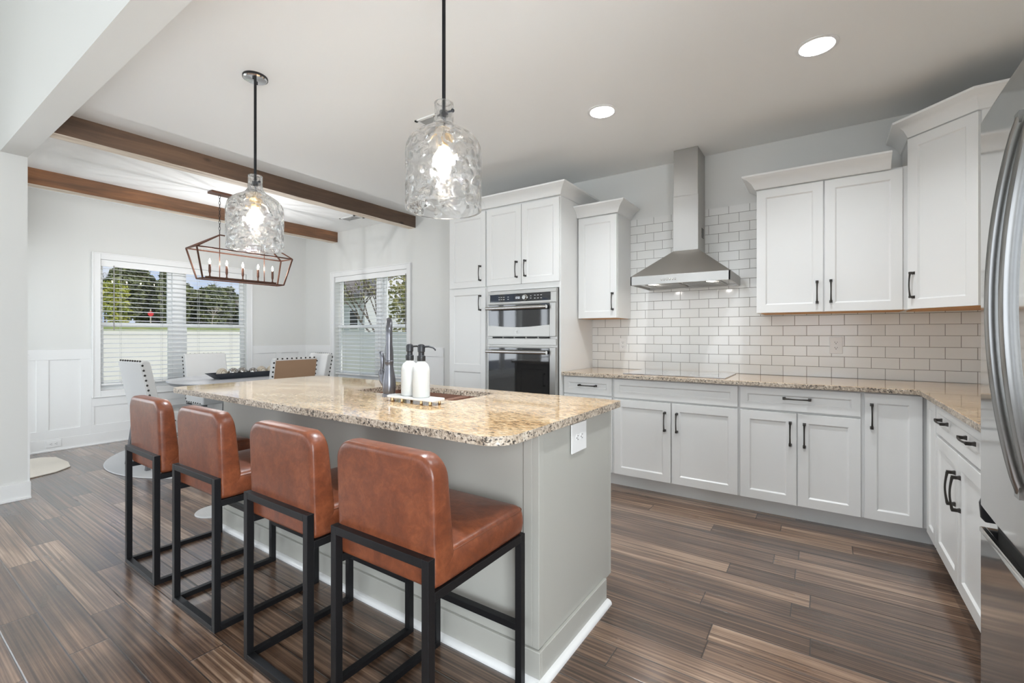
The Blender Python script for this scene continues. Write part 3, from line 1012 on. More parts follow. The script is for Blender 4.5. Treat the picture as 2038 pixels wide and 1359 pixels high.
MB().box(-.375, .432, YU + .03, yw - .03, 1.3855, 1.3879).build('underside', M['rawwood'], t)
door(FU, t, -.400, .003, 1.388, 2.280, hv=(-.032, 1.452, 1.593))
door(FU, t, .011, .418, 1.388, 2.280, hv=(.046, 1.455, 1.596))
crown_part([(-.402, yw - .012), (-.402, YU + .004), (.36, YU + .004)], 2.285, t)
# diagonal corner cabinet
XD = 0.437
t = thing('corner_wall_cabinet', 'tall white diagonal corner wall cabinet beside the fridge', 'cabinet', (.75, 3.8, 1.385))
ud = Vector((1, -1)).normalized()
dd = Vector((1, 1)).normalized()
p0 = Vector((XD, 3.77)); wd = .382
p1 = p0 + ud * wd
q0, q1 = p0 + dd * .021, p1 + dd * .021
outl = [(q0.x, q0.y), (q1.x, q1.y), (XR - .003, q1.y), (XR - .003, yw - .012), (q0.x, yw - .012)]
MB().prism(outl, 1.392, 2.475).build('carcass', M['cabinet'], t)
ins = [(q0.x + .02, q0.y + .01), (q1.x + .0, q1.y + .02), (XR - .02, q1.y + .02), (XR - .02, yw - .03), (q0.x + .02, yw - .03)]
MB().prism(ins, 1.386, 1.3919).build('underside', M['rawwood'], t)
FD = frame_M(p0.x, p0.y, -PI / 4)
door(FD, t, .004, wd - .004, 1.390, 2.455, hv=(.040, 1.463, 1.612))
crown_part([(q0.x, yw - .012), (q0.x, q0.y - .012), (q1.x - .012, q1.y), (XR - .003, q1.y)], 2.46, t, hgt=.105, proj=.09)

# ------------------------------------------------------------------ base cabinets, back run (front plane Y=3.50)
YF = 3.50
FB = frame_M(0, YF, 0)


def carcass(M4, u0, u1, depth, parent, kick0=None, kick1=None):
    mb = MB(M4)
    mb.box(u0, u1, .0205, depth, .112, .884)
    mb.box(u0, u1, .095, depth, 0, .112)
    mb.build('carcass', M['cabinet'], parent)


dep = yw - YF
G = 'white base cabinets under the stone counter'
t = thing('base_cabinet', 'narrow white base cabinet with one small drawer beside the oven tower', 'cabinet', (-1.63, 3.8, 0), G)
carcass(FB, -1.848, -1.400, dep, t)
door(FB, t, -1.842, -1.408, .735, .874, name='drawer', hh=[(-1.618, .808, .147)], rail=.045)
door(FB, t, -1.842, -1.408, .115, .722, hv=(-1.46, .51, .64))
t = thing('base_cabinet', 'white double-door base cabinet under the cooktop, drawer front without pulls', 'cabinet', (-.94, 3.8, 0), G)
carcass(FB, -1.400, -.480, dep, t)
door(FB, t, -1.390, -.488, .728, .874, name='drawer_front', rail=.045)
door(FB, t, -1.390, -.943, .115, .714, hv=(-.985, .508, .640))
door(FB, t, -.936, -.488, .115, .714, hv=(-.897, .508, .640))
t = thing('base_cabinet', 'white double-door base cabinet right of the cooktop with one long-pull drawer', 'cabinet', (-.14, 3.8, 0), G)
carcass(FB, -.480, .200, dep, t)
door(FB, t, -.472, .192, .728, .874, name='drawer', hh=[(-.140, .810, .142)], rail=.045)
door(FB, t, -.472, -.141, .115, .714, hv=(-.176, .508, .652))
door(FB, t, -.134, .192, .115, .714, hv=(-.098, .506, .650))
t = thing('base_cabinet', 'white corner base cabinet with a single full-height door', 'cabinet', (.34, 3.8, 0), G)
carcass(FB, .200, 1.085, dep, t)
door(FB, t, .211, .476, .115, .874, hv=(.245, .668, .806))
# right run: front plane X=.487, seen from -X; u runs towards the camera (u = 3.48 - Y)
FR = frame_M(.487, 3.48, -PI / 2)
t = thing('base_cabinet', 'white base cabinet next to the fridge, wide drawer with two pulls over paired doors', 'cabinet', (.8, 2.7, 0), G)
mb = MB(FR).box(.02, 1.725, .0205, XR - .487 - .004, .112, .884).box(.105, 1.725, .095, XR - .487 - .004, 0, .112)
mb.build('carcass', M['cabinet'], t)
door(FR, t, .022, .262, .115, .874, name='filler_panel', rail=.055)
door(FR, t, .282, 1.200, .722, .874, name='drawer', hh=[(.49, .806, .13), (.955, .806, .13)], rail=.045)
door(FR, t, .282, .738, .115, .706, hv=(.695, .475, .615))
door(FR, t, .744, 1.200, .115, .706, hv=(.787, .475, .615))

# countertops
outl = [(-1.846, YF - .04), (.432, YF - .04), (.455, YF - .063), (.455, 1.80), (XR - .004, 1.80), (XR - .004, YB - .014), (-1.846, YB - .014)]
edge_faces(solid('countertop', 'L-shaped speckled beige granite countertop along the tiled wall', 'countertop', MB().prism(outl, .8845, .914), M['granite'], bevel=.004, seg=2))
mb = MB().box(-1.335, -.575, 3.555, 4.055, .9143, .9215)
t = thing('cooktop', 'flat reflective glass cooktop let into the granite under the range hood', 'cooktop', (-.955, 3.8, .9143))
mb.build('glass_top', M['cooktop'], t, bevel=.002)
for (x, y, r) in ((-1.15, 3.70, .095), (-1.15, 3.92, .075), (-.77, 3.70, .075), (-.77, 3.92, .11)):
    MB().lathe([(r, 0), (r, .0003), (r - .003, .0003), (r - .003, 0)], (x, y, .9216), 40, cap=False).build('burner_ring', M['cord'], t)

# ------------------------------------------------------------------ range hood
t = thing('range_hood', 'stainless steel pyramid chimney range hood over the cooktop', 'range hood', (-.925, 3.9, 1.63))
hx0, hx1, hy0, hy1 = -1.297, -.553, 3.62, YB - .013
cx0, cx1, cy0 = -1.018, -.822, 3.852
lipz0, lipz1, topz = 1.630, 1.700, 1.915
mb = MB()
mb.hexa([(hx0, hy0, lipz1), (hx1, hy0, lipz1), (hx1, hy1, lipz1), (hx0, hy1, lipz1)], [(cx0, cy0, topz), (cx1, cy0, topz), (cx1, hy1, topz), (cx0, hy1, topz)])
mb.build('canopy', M['steel_hood'], t)
mb = MB()
th = .012
mb.box(hx0, hx1, hy0, hy0 + th, lipz0, lipz1).box(hx0, hx1, hy1 - th, hy1, lipz0, lipz1).box(hx0, hx0 + th, hy0, hy1, lipz0, lipz1).box(hx1 - th, hx1, hy0, hy1, lipz0, lipz1)
mb.build('lip', M['steel'], t, bevel=.0015)
MB().box(hx0 + th, hx1 - th, hy0 + th, hy1 - th, lipz0 + .012, lipz0 + .020).build('underside', M['steel_bright'], t)
for i in range(2):
    a = hx0 + .085 + i * .30
    mb = MB().box(a, a + .27, hy0 + .12, hy1 - .06, lipz0 + .006, lipz0 + .012)
    for k in range(11): mb.box(a + .01, a + .26, hy0 + .14 + k * .026, hy0 + .15 + k * .026, lipz0 + .003, lipz0 + .006)
    mb.build('grease_filter', M['steel'], t)
for lx in (-1.14, -.70):
    MB().lathe([(.030, -.003), (.030, .006), (.0005, .006)], (lx, hy0 + .075, lipz0 + .006), 24).build('hood_lamp', M['lens'], t)
    area('hood_light', (lx, hy0 + .075, lipz0 + .001), (0, .1, -1), .05, .05, 0.65, (1.0, .95, .9), 'DISK')
for i in range(6):
    bt2 = MB().lathe([(.0075, 0), (.0075, .004), (.006, .005)], (0, 0, 0), 14)
    MB().add([(-1.045 + i * .021 + p.x, hy0 - p.z, 1.662 + p.y) for p in bt2.v], bt2.f).build('button', M['steel_bright'], t)
MB().box(cx0, cx1, cy0, hy1, topz, 2.36).build('lower_chimney', M['steel'], t, bevel=.002)
MB().box(cx0 + .003, cx1 - .003, cy0 + .003, YB - .001, 2.36, H - .002).build('upper_chimney', M['steel'], t, bevel=.002)
vs = MB()
for i in range(7): vs.box(cx1 - .001, cx1 + .0012, cy0 + .12, cy0 + .20, 2.03 + i * .012, 2.036 + i * .012)
vs.build('vent_slots', M['dark'], t)


# ------------------------------------------------------------------ outlets
def outlet(M4, label, w=.072, hgt=.118, horizontal=False):
    """wall plate, local front plane d=0 facing -d, centred at u=0,z=0"""
    loc = M4.to_translation()
    t = thing('wall_outlet', label, 'outlet', tuple(loc), 'white wall outlets')
    MB(M4).box(-w / 2, w / 2, -.006, 0, -hgt / 2, hgt / 2).build('cover_plate', M['plastic_white'], t, bevel=.0025)
    for k in (-1, 1):
        r, s = MB(M4), MB(M4)
        a, b = (k * .0195, 0) if horizontal else (0, k * .0195)
        c = rrect(a - .0165, a + .0165, b - .014, b + .014, .010, 5) if not horizontal else rrect(a - .014, a + .014, b - .0165, b + .0165, .010, 5)
        r.prism(c[::-1], -.0075, -.005, 'y')
        if not horizontal:
            s.box(a - .0085, a - .0060, -.0079, -.0074, b - .001, b + .0075).box(a + .0060, a + .0085, -.0079, -.0074, b, b + .0070).box(a - .0025, a + .0025, -.0079, -.0074, b - .0095, b - .0045)
        else:
            s.box(a - .001, a + .0075, -.0079, -.0074, b - .0085, b - .006).box(a - .001, a + .0075, -.0079, -.0074, b + .006, b + .0085).box(a - .0095, a - .0045, -.0079, -.0074, b - .0025, b + .0025)
        so = r.build('socket', M['plastic_white'], t)
        s.build('slots', M['dark'], so)


TY = YB - .012
outlet(Matrix.Translation((-1.54, TY, 1.140)), 'white outlet on the tiles low beside the narrow wall cabinet')
outlet(Matrix.Translation((.081, TY, 1.152)), 'white outlet on the tiles under the double-door wall cabinet', .078, .122)
outlet(Matrix.Translation((-.826, 1.694, .812)) @ Matrix.Rotation(PI / 2, 4, 'Z'), 'large square white outlet on the grey island end', .135, .118, True)
outlet(Matrix.Translation((XL + .016, 1.264, .079)) @ Matrix.Rotation(PI / 2, 4, 'Z'), 'white outlet set sideways in the dining room baseboard', .118, .072, True)

# ------------------------------------------------------------------ island
ix0, ix1, iy0, iy1 = -3.235, -.795, 1.112, 2.100
bx0, bx1, by0, by1 = -3.19, -.83, 1.385, 2.055
sx0, sx1, sy0, sy1 = -2.20, -1.45, 1.640, 1.985
outl = rrect(ix0, ix1, iy0, iy1, .06, 8, rs=(.05, .10, .02, .05))
hole = rrect(sx0, sx1, sy0, sy1, .02, 4)
edge_faces(solid('island_countertop', 'thick speckled granite slab topping the grey island, corners rounded', 'countertop', slab_with_holes(outl, [hole], .8845, .914), M['granite'], bevel=.004, seg=2, angle=50))
t = thing('kitchen_island', 'grey painted kitchen island base with white floor moulding', 'island', (-2.0, 1.7, 0))
mb = MB()
mb.box(bx0, bx0 + .02, by0, by1, .0, .884).box(bx0 + .02, bx1 - .02, by0, by0 + .02, 0, .884)
mb.box(bx0 + .02, bx1 - .02, by1 - .042, by1 - .022, .11, .884).box(bx0 + .02, bx1 - .02, by1 - .10, by1 - .08, 0, .11).box(bx0 + .02, bx1 - .02, by0 + .02, by1 - .042, .10, .12)
mb.build('body', M['island'], t)
ep = MB().prism([(by0, 0), (by1 - .085, 0), (by1 - .085, .10), (by1 - .02, .10), (by1 - .02, .884), (by0, .884)], bx1 - .02, bx1, 'x')
ep.build('end_panel', M['island'], t, bevel=.001)
tr = MB()
tr.box(bx1 - .022, bx1 + .006, by0 - .006, by0 + .030, .12, .884).box(bx1 - .06, bx1 - .022, by0 - .006, by0 + .002, .12, .884)
tr.build('corner_post', M['island'], t, bevel=.002)
MB().box(bx1 - .022, bx1, by1 - .018, by1, .10, .884).build('corner_post', M['island'], t, bevel=.002)
bs = MB().box(bx0 - .014, bx1 + .014, by0 - .014, by0, 0, .115).box(bx1, bx1 + .014, by0, by1 - .085, 0, .115).box(bx0 - .014, bx0, by0, by1 - .05, 0, .115)
bs.build('baseboard', M['island'], t, bevel=.003)
def qround(p, q, out):
    p, q, o = Vector((*p, 0)), Vector((*q, 0)), Vector((*out, 0))
    prof = [(0, 0), (.022, 0)] + [(.022 * math.cos(a), .004 + .018 * math.sin(a)) for a in [PI / 2 * i / 5 for i in range(6)]]
    vs = []
    for b in (p, q): vs += [b + o * a + Vector((0, 0, z)) for a, z in prof]
    n = len(prof)
    return vs, [(i, (i + 1) % n, (i + 1) % n + n, i + n) for i in range(n)] + [tuple(range(n))[::-1], tuple(range(n, 2 * n))]
qr = MB()
qr.add(*qround((bx0 - .014, by0 - .014), (bx1 + .036, by0 - .014), (0, -1)))
qr.add(*qround((bx1 + .014, by0 - .036), (bx1 + .014, by1 - .08), (1, 0)))
qr.add(*qround((bx0 - .014, by0 - .036), (bx0 - .014, by1 - .05), (-1, 0)))
qr.build('quarter_round', M['trim'], t)
FI = frame_M(0, by1, PI)                    # kitchen side doors, seen from +Y (u = -X)
for i, (a, b) in enumerate(((.865, 1.42), (1.43, 2.21), (2.22, 2.70), (2.71, 3.165))):
    d = shaker(MB(FI), a, b, .115, .87).build('door', M['island'], t, bevel=.0015)
    handle(FI, a + .05 if i % 2 else b - .05, .62, .76, True, d)

# sink
t = thing('kitchen_sink', 'hammered copper double sink let into the island top', 'sink', (-1.825, 1.81, .70))
mb = MB()
zt, zb = .884, .70
a0, a1, b0, b1 = sx0 - .012, sx1 + .012, sy0 - .012, sy1 + .012
w = .010
dv = -1.66
for (u0, u1) in ((a0, dv - .008), (dv + .008, a1)):
    mb.box(u0, u0 + w, b0, b1, zb, zt).box(u1 - w, u1, b0, b1, zb, zt).box(u0 + w, u1 - w, b0, b0 + w, zb, zt).box(u0 + w, u1 - w, b1 - w, b1, zb, zt).box(u0 + w, u1 - w, b0 + w, b1 - w, zb, zb + .008)
mb.box(dv - .008, dv + .008, b0, b1, zb, zt - .01)
mb.build('basin', M['sink'], t, bevel=.003)
MB().lathe([(.045, 0), (.045, .004), (.030, .005), (.028, .002), (.0005, .002)], (-1.95, 1.81, zb + .008), 24).lathe([(.045, 0), (.045, .004), (.030, .005), (.028, .002), (.0005, .002)], (-1.55, 1.81, zb + .008), 24).build('drain', M['faucet'], t)

# faucet
fx, fyy = -1.835, 1.578
t = thing('kitchen_faucet', 'dark gunmetal gooseneck faucet with side lever behind the island sink', 'faucet', (fx, fyy, .914))
MB().lathe([(.034, 0), (.034, .012), (.030, .016), (.033, .035), (.034, .060), (.032, .090), (.026, .125), (.0215, .150), (.020, .168), (.022, .172), (.022, .180), (.018, .184)], (fx, fyy, .914), 32).build('body', M['faucet'], t)
pts = [(fx, fyy, .914 + .18)]
zc, rr = 1.225, .078
pts += [(fx, fyy, .914 + .18 + .131 * i / 4) for i in range(1, 5)]
fd = Vector((-.758, .652)).normalized()
pts += [(fx + fd.x * (rr - rr * math.cos(a)), fyy + fd.y * (rr - rr * math.cos(a)), zc + rr * math.sin(a)) for a in [PI * i / 12 for i in range(1, 13)]]
ex_, ey_ = fx + fd.x * 2 * rr, fyy + fd.y * 2 * rr
pts += [(ex_, ey_, zc - .05)]
MB().tube(pts, .0165, 16).build('spout', M['faucet'], t)
MB().tube([(ex_, ey_, zc - .05), (ex_, ey_, zc - .08), (ex_, ey_, zc - .15), (ex_, ey_, zc - .165)], [.018, .022, .024, .019], 16).build('spray_head', M['faucet'], t)
mb = MB()
mb.tube([(fx - .018, fyy, .967), (fx - .045, fyy + .002, .995), (fx - .052, fyy + .002, 1.022)], [.020, .022, .021], 14)
mb.tube([(fx - .052, fyy + .002, 1.022), (fx - .055, fyy + .002, 1.035), (fx - .056, fyy, 1.05)], [.021, .019, .011], 14)
mb.tube([(fx - .056, fyy, 1.045), (fx - .052, fyy, 1.075), (fx - .052, fyy, 1.105), (fx - .058, fyy, 1.128), (fx - .066, fyy, 1.138)], [.009, .010, .011, .011, .009], 12)
mb.build('lever', M['faucet'], t)

# soap tray and two bottles
tx0, tx1, ty0, ty1, tz = -1.72, -1.41, 1.455, 1.545, .932
t = thing('soap_tray', 'small white footed tray on the island beside the faucet', 'tray', (-1.565, 1.5, .914))
MB().prism(rrect(tx0, tx1, ty0, ty1, .02, 4), tz, tz + .010).build('tray_top', M['marble'], t, bevel=.002)
for x in (tx0 + .035, tx0 + .10, tx1 - .085, tx1 - .03):
    for y in (ty0 + .015, ty1 - .015):
        MB().lathe([(.0055, 0), (.0075, .003), (.0055, .008), (.0065, tz - .914)], (x, y, .914), 12).build('leg', M['brass'], t)


def bottle(x, y, rz, label):
    t = thing('soap_bottle', label, 'soap bottle', (x, y, tz + .0102), 'white soap pump bottles', rz=rz)
    MB().lathe([(.036, 0), (.039, .003), (.0395, .008), (.0395, .120), (.038, .135), (.031, .150), (.020, .159), (.0165, .164), (.0165, .172)], (0, 0, 0), 32).build('bottle_body', M['ceramic'], t, local=True)
    MB().lathe([(.0185, .166), (.019, .168), (.019, .188), (.0165, .190), (.0135, .192), (.0135, .205), (.0165, .208), (.0170, .232), (.014, .240), (.006, .243)], (0, 0, 0), 24).build('pump_head', M['plastic_black'], t, local=True)
    MB().tube([(.012, 0, .231), (.035, 0, .232), (.055, 0, .228), (.066, 0, .219), (.067, 0, .213)], [.0045, .0042, .0038, .0035, .003], 10).build('nozzle', M['plastic_black'], t, local=True)


bottle(-1.525, 1.500, math.radians(25), 'right white soap bottle, black pump nozzle pointing right')
bottle(-1.617, 1.515, math.radians(70), 'left white soap bottle, black pump turned away towards the sink')

# ------------------------------------------------------------------ bar stools
def make_stool():
    """local: back edge at y=0, seat towards +y, centre x=0"""
    t = thing('bar_stool', '', 'bar stool')
    w, d, tb = .420, .473, .0255
    hw = w / 2
    def post(x, y, z0, z1): return MB().box(x - tb / 2, x + tb / 2, y - tb / 2, y + tb / 2, z0, z1)
    xs = hw - tb / 2
    yb, yf = tb / 2, d - tb / 2
    for s in (-1, 1):
        post(s * xs, yb, 0, .633).build('leg', M['black'], t, bevel=.0015, local=True)
        post(s * xs, yf, 0, .540).build('leg', M['black'], t, bevel=.0015, local=True)
    b = MB()
    b.box(-xs + tb / 2, xs - tb / 2, 0, tb, .608, .633)
    b.build('back_rail', M['black'], t, bevel=.0012, local=True)
    b = MB()
    for s in (-1, 1): b.box(s * xs - tb / 2, s * xs + tb / 2, tb, d - tb, .515, .540)
    b.box(-xs + tb / 2, xs - tb / 2, d - tb, d, .515, .540).box(-xs + tb / 2, xs - tb / 2, .11, .11 + tb, .515, .5395)
    b.build('seat_frame', M['black'], t, bevel=.0012, local=True)
    b = MB()
    for s in (-1, 1): b.box(s * xs - tb / 2, s * xs + tb / 2, tb, d - tb, 0, .022)
    b.box(-xs + tb / 2, xs - tb / 2, 0, tb, 0, .022)
    b.build('floor_rail', M['black'], t, bevel=.0012, local=True)
    MB().box(-xs + tb / 2, xs - tb / 2, d - tb, d, .205, .230).build('footrest', M['black'], t, bevel=.0012, local=True)
    # seat cushion: softly domed block
    def cushion(nx, ny, fn):
        vs, fs = [], []
        for i in range(nx + 1):
            for j in range(ny + 1): vs.append(fn(i / nx, j / ny))
        return vs
    cw = .209
    # a superellipse-edged pad built from stacked rounded outlines
    def pad(rings):
        mb = MB()
        vs, fs = [], []
        n = len(rings[0])
        for r in rings: vs += r
        for i in range(len(rings) - 1):
            for j in range(n): fs.append((i * n + j, i * n + (j + 1) % n, (i + 1) * n + (j + 1) % n, (i + 1) * n + j))
        fs += [tuple(range(n))[::-1], tuple((len(rings) - 1) * n + j for j in range(n))]
        return mb.add(vs, fs)
    rings = []
    for (ins, z) in ((.014, .541), (.004, .546), (0, .556), (-.003, .580), (0, .612), (.004, .624), (.012, .632), (.024, .637), (.06, .642), (.12, .646)):
        rings.append([Vector((x, y, z)) for x, y in rrect(-cw + ins, cw - ins, .045 + ins, d + .004 - ins, max(.012, .030 - ins * .4), 5)])
    s = pad(rings).build('seat', M['leather'], t, local=True, smooth=60)
    MB().tube([Vector((x, y, .623)) for x, y in rrect(-cw + .0025, cw - .0025, .047, d + .0015, .028, 5)], .0016, 6, True).build('seam', M['stitch'], s, local=True)
    # back cushion: outline in x,z stacked along y
    rings = []
    zb, zt = .541, .895
    for (ins, y) in ((.020, -.001), (.009, .0005), (.003, .004), (.0, .010), (-.0015, .030), (-.0015, .062), (0, .080), (.003, .086), (.009, .0905), (.024, .092)):
        ring = []
        for (x, z) in rrect(-cw + ins, cw - ins, zb + ins * .6, zt - ins, .05, 7, rs=(.020, .020, .058, .058)):
            k = (z - zb) / (zt - zb)
            yy = y + .026 if False else y + .027
            if y > .04: yy -= .026 * k           # thinner towards the top
            yy -= .012 * k                        # slight lean
            zz = z + .010 * (1 - (x / cw) ** 2) * k
            ring.append(Vector((x, yy, zz)))
        rings.append(ring[::-1])
    b = pad(rings).build('backrest', M['leather'], t, local=True, smooth=60)
    sm = []
    for (x, z) in rrect(-cw + .003, cw - .003, zb, zt - .003, .05, 7, rs=(.020, .020, .058, .058)):
        k = (z - zb) / (zt - zb)
        sm.append(Vector((x, .027 + .080 - .026 * k - .012 * k, z + .010 * (1 - (x / cw) ** 2) * k)))
    MB().tube(sm, .0018, 6, True).build('seam', M['stitch'], b, local=True)
    return t


stool = make_stool()
for i, (x, y, rz, lab) in enumerate(((-2.910, .862, -.5, 'cognac leather bar stool farthest from the camera, at the left end of the island'),
                                     (-2.273, .860, .3, 'cognac leather bar stool second from the left end of the island'),
                                     (-1.609, .860, .0, 'cognac leather bar stool second nearest the camera, third from the left'),
                                     (-1.062, .862, .3, 'cognac leather bar stool nearest the camera, at the right island corner'))):
    o = stool if i == 0 else copy_tree(stool)
    o.location = (x, y, 0)
    o.rotation_euler = (0, 0, math.radians(rz))
    props(o, lab, 'bar stool', 'cognac leather bar stools along the island')

# ------------------------------------------------------------------ pendants
def pendant(x, y, label, seed):
    t = thing('pendant_light', label, 'pendant lamp', (x, y, H), 'clear glass pendants above the island')
    MB().lathe([(.066, 0), (.067, -.004), (.067, -.012), (.060, -.013)], (x, y, H), 40, cap=False).build('canopy_rim', M['plastic_black'], t)
    cp = MB().lathe([(.0005, -.021), (.058, -.019), (.064, -.012), (.064, -.002), (.0005, -.002)][::-1], (x, y, H), 40, cap=False).build('canopy', M['chrome'], t)
    sc = MB()
    for a in (2.4, 5.5): sc.lathe([(.0005, -.030), (.005, -.029), (.005, -.017), (.0005, -.017)][::-1], (x + .032 * math.cos(a), y + .032 * math.sin(a), H), 12, cap=False)
    sc.build('canopy_screws', M['plastic_black'], cp)
    MB().tube([(x, y, H - .018), (x, y, 2.10)], .0075, 12).build('rod', M['black'], t)
    # glass shade, rippled inside and out
    prof = [(.036, 2.162), (.039, 2.158), (.0385, 2.135), (.0385, 2.105), (.041, 2.085), (.050, 2.068), (.070, 2.052), (.098, 2.038), (.122, 2.022), (.139, 2.003), (.148, 1.982), (.151, 1.958)]
    prof += [(.152, 1.958 - .0165 * i) for i in range(1, 14)] + [(.1515, 1.731)]
    inner = [(r - .0085, z) for r, z in prof[::-1]]
    inner[0] = (inner[0][0] - .0005, 1.733)
    n = 160
    # densify
    def dens(p):
        out = []
        for i in range(len(p) - 1):
            for s in (0, .25, .5, .75): out.append((p[i][0] + (p[i + 1][0] - p[i][0]) * s, p[i][1] + (p[i + 1][1] - p[i][1]) * s))
        return out + [p[-1]]
    po, pi_ = dens(prof), dens(inner)
    vs, fs = [], []
    for side, pr in ((0, po), (1, pi_)):
        for r, z in pr:
            amp = 0.0 if z > 2.12 else min(1, (2.12 - z) / .06)
            edge = min(1, max(0.15, (z - 1.731) / .03))
            for j in range(n):
                a = 2 * PI * j / n
                q = Vector((math.cos(a) * r, math.sin(a) * r, z)) * 26
                h1 = noise.noise(q + Vector((seed * 7.1 + side * 3.3, 1.7, 4.2)))
                h2 = noise.noise(q * .40 + Vector((seed * 2.1 + side * 9.3, 5.7, 1.2)))
                # round dimples pressed into the blown glass, clear between them
                dr = (-max(0.0, h1 - .16) * .034 + h2 * .0022) * amp * edge * (0.55 if side else 1)
                vs.append((x + (r + dr) * math.cos(a), y + (r + dr) * math.sin(a), z))
    m = len(po) + len(pi_)
    for i in range(m):
        for j in range(n):
            i2 = (i + 1) % m
            fs.append((i * n + j, i2 * n + j, i2 * n + (j + 1) % n, i * n + (j + 1) % n))
    sh = MB().add(vs, fs).build('glass_shade', M['glass'], t, smooth=80)
    cl = MB().tube([(x - .047, y, 2.118), (x + .047, y, 2.118)], .004, 8)
    cl.ball((x - .047, y, 2.118), .0075).ball((x + .047, y, 2.118), .0075)
    cl.lathe([(.010, 2.10), (.018, 2.104), (.018, 2.126), (.010, 2.130)], (x, y, 0), 16)
    cl.build('shade_clamp', M['plastic_black'], t)
    MB().tube([(x, y, 2.105), (x + .004, y, 2.085), (x + .003, y, 2.06), (x, y, 2.03)], .0045, 8).build('cord', M['leg_grey'], t)
    MB().lathe([(.006, 2.036), (.018, 2.030), (.021, 2.020), (.021, 1.972), (.019, 1.965)], (x, y, 0), 24).build('socket', M['brass'], t)
    MB().lathe([(.013, 1.966), (.014, 1.955), (.024, 1.935), (.030, 1.915), (.029, 1.895), (.020, 1.876), (.008, 1.868), (.0005, 1.867)], (x, y, 0), 24).build('bulb', M['bulb'], t)
    pl = bpy.data.lights.new('pendant_lamp', 'POINT')
    pl.energy, pl.shadow_soft_size, pl.color = 66.0, .03, (.84, .93, 1.0)
    po = bpy.data.objects.new('pendant_lamp', pl)
    COL.objects.link(po)
    po.location = (x, y, 1.912)


pendant(-2.755, 1.368, 'rippled clear glass pendant over the far end of the island', 1)
pendant(-1.262, 1.366, 'rippled clear glass pendant over the near end of the island', 2)

# ------------------------------------------------------------------ dining chandelier
hx, hy = -5.315, 2.505
t = thing('chandelier', 'bronze open-cage linear chandelier with five candle bulbs over dining table', 'chandelier', (hx, hy, H))
b = .013
tw, tl, tz_ = .125, .50, 2.125
bw, bl, bz = .07, .425, 1.815
T = [(hx + sx * tw, hy + sy * tl, tz_) for sx, sy in ((-1, -1), (1, -1), (1, 1), (-1, 1))]
B = [(hx + sx * bw, hy + sy * bl, bz) for sx, sy in ((-1, -1), (1, -1), (1, 1), (-1, 1))]
A = [(hx, hy - .235, 2.295), (hx, hy + .235, 2.295)]
fr = MB()
for i in range(4):
    fr.bar(T[i], T[(i + 1) % 4], b).bar(B[i], B[(i + 1) % 4], b).bar(T[i], B[i], b)
for i, a in ((0, 0), (1, 0), (2, 1), (3, 1)): fr.bar(T[i], A[a], b)
fr.build('cage_frame', M['copperish'], t)
MB().bar(A[0], A[1], .012).build('ridge_bar', M['copperish'], t)
for a in A: MB().tube([(a[0], a[1], a[2]), (a[0], a[1], bz + .02)], .005, 8).build('stem', M['copperish'], t)
MB().bar((hx, hy - .37, bz + .022), (hx, hy + .37, bz + .022), .030, .014).build('candle_bar', M['copperish'], t)
for i in range(5):
    y = hy - .330 + .165 * i
    c = MB().lathe([(.012, 0), (.013, .004), (.007, .008), (.007, .03), (.011, .045), (.0125, .05), (.0115, .13)], (hx, y, bz + .028), 14).build('candle_sleeve', M['copperish'], t)
    MB().lathe([(.005, .128), (.0075, .142), (.0085, .154), (.0065, .170), (.0025, .184), (.0005, .188)], (hx, y, bz + .028), 14).build('candle_bulb', M['flame'], c)
for i in range(5):
    pl = bpy.data.lights.new('candle_light', 'POINT')
    pl.energy, pl.shadow_soft_size, pl.color = 6.8, .007, (.97, .98, 1.0)
    po = bpy.data.objects.new('candle_light', pl)
    COL.objects.link(po)
    po.location = (hx, hy - .330 + .165 * i, bz + .028 + .158)
ch = MB()
for a in A:
    zz = H - .022
    k = 0
    while zz > a[2] + .02:
        pts = []
        for q in range(14):
            an = 2 * PI * q / 14
            rx, rz_ = .008 * math.cos(an), .020 * math.sin(an)
            pts.append((a[0] + (rx if k % 2 else 0), a[1] + (0 if k % 2 else rx), zz - .018 + rz_))
        ch.tube(pts, .0022, 6, True)
        zz -= .034
        k += 1
    ch.tube([(a[0], a[1], zz + .005), (a[0], a[1], a[2])], .004, 6)
ch.build('chain', M['black'], t)
MB().box(hx - .055, hx + .055, hy - .33, hy + .33, H - .022, H - .001).build('ceiling_plate', M['copperish'], t, bevel=.002)

# ------------------------------------------------------------------ dining set
tx, ty = -5.30, 2.50
t = thing('dining_table', 'round white dining table with a grey edge under the chandelier', 'table', (tx, ty, 0))
MB().lathe([(.0005, .745), (.672, .745), (.68, .750), (.68, .758), (.677, .761), (.0005, .761)], (tx, ty, 0), 72, cap=False).build('tabletop', M['table'], t)
MB().lathe([(.0005, .722), (.655, .722), (.668, .728), (.672, .7448), (.0005, .7448)], (tx, ty, 0), 72, cap=False).build('apron', M['table_edge'], t)
MB().lathe([(.30, .012), (.30, .03), (.22, .06), (.09, .10), (.065, .20), (.060, .45), (.075, .60), (.12, .70), (.25, .722)], (tx, ty, 0), 36).build('pedestal', M['table_edge'], t)

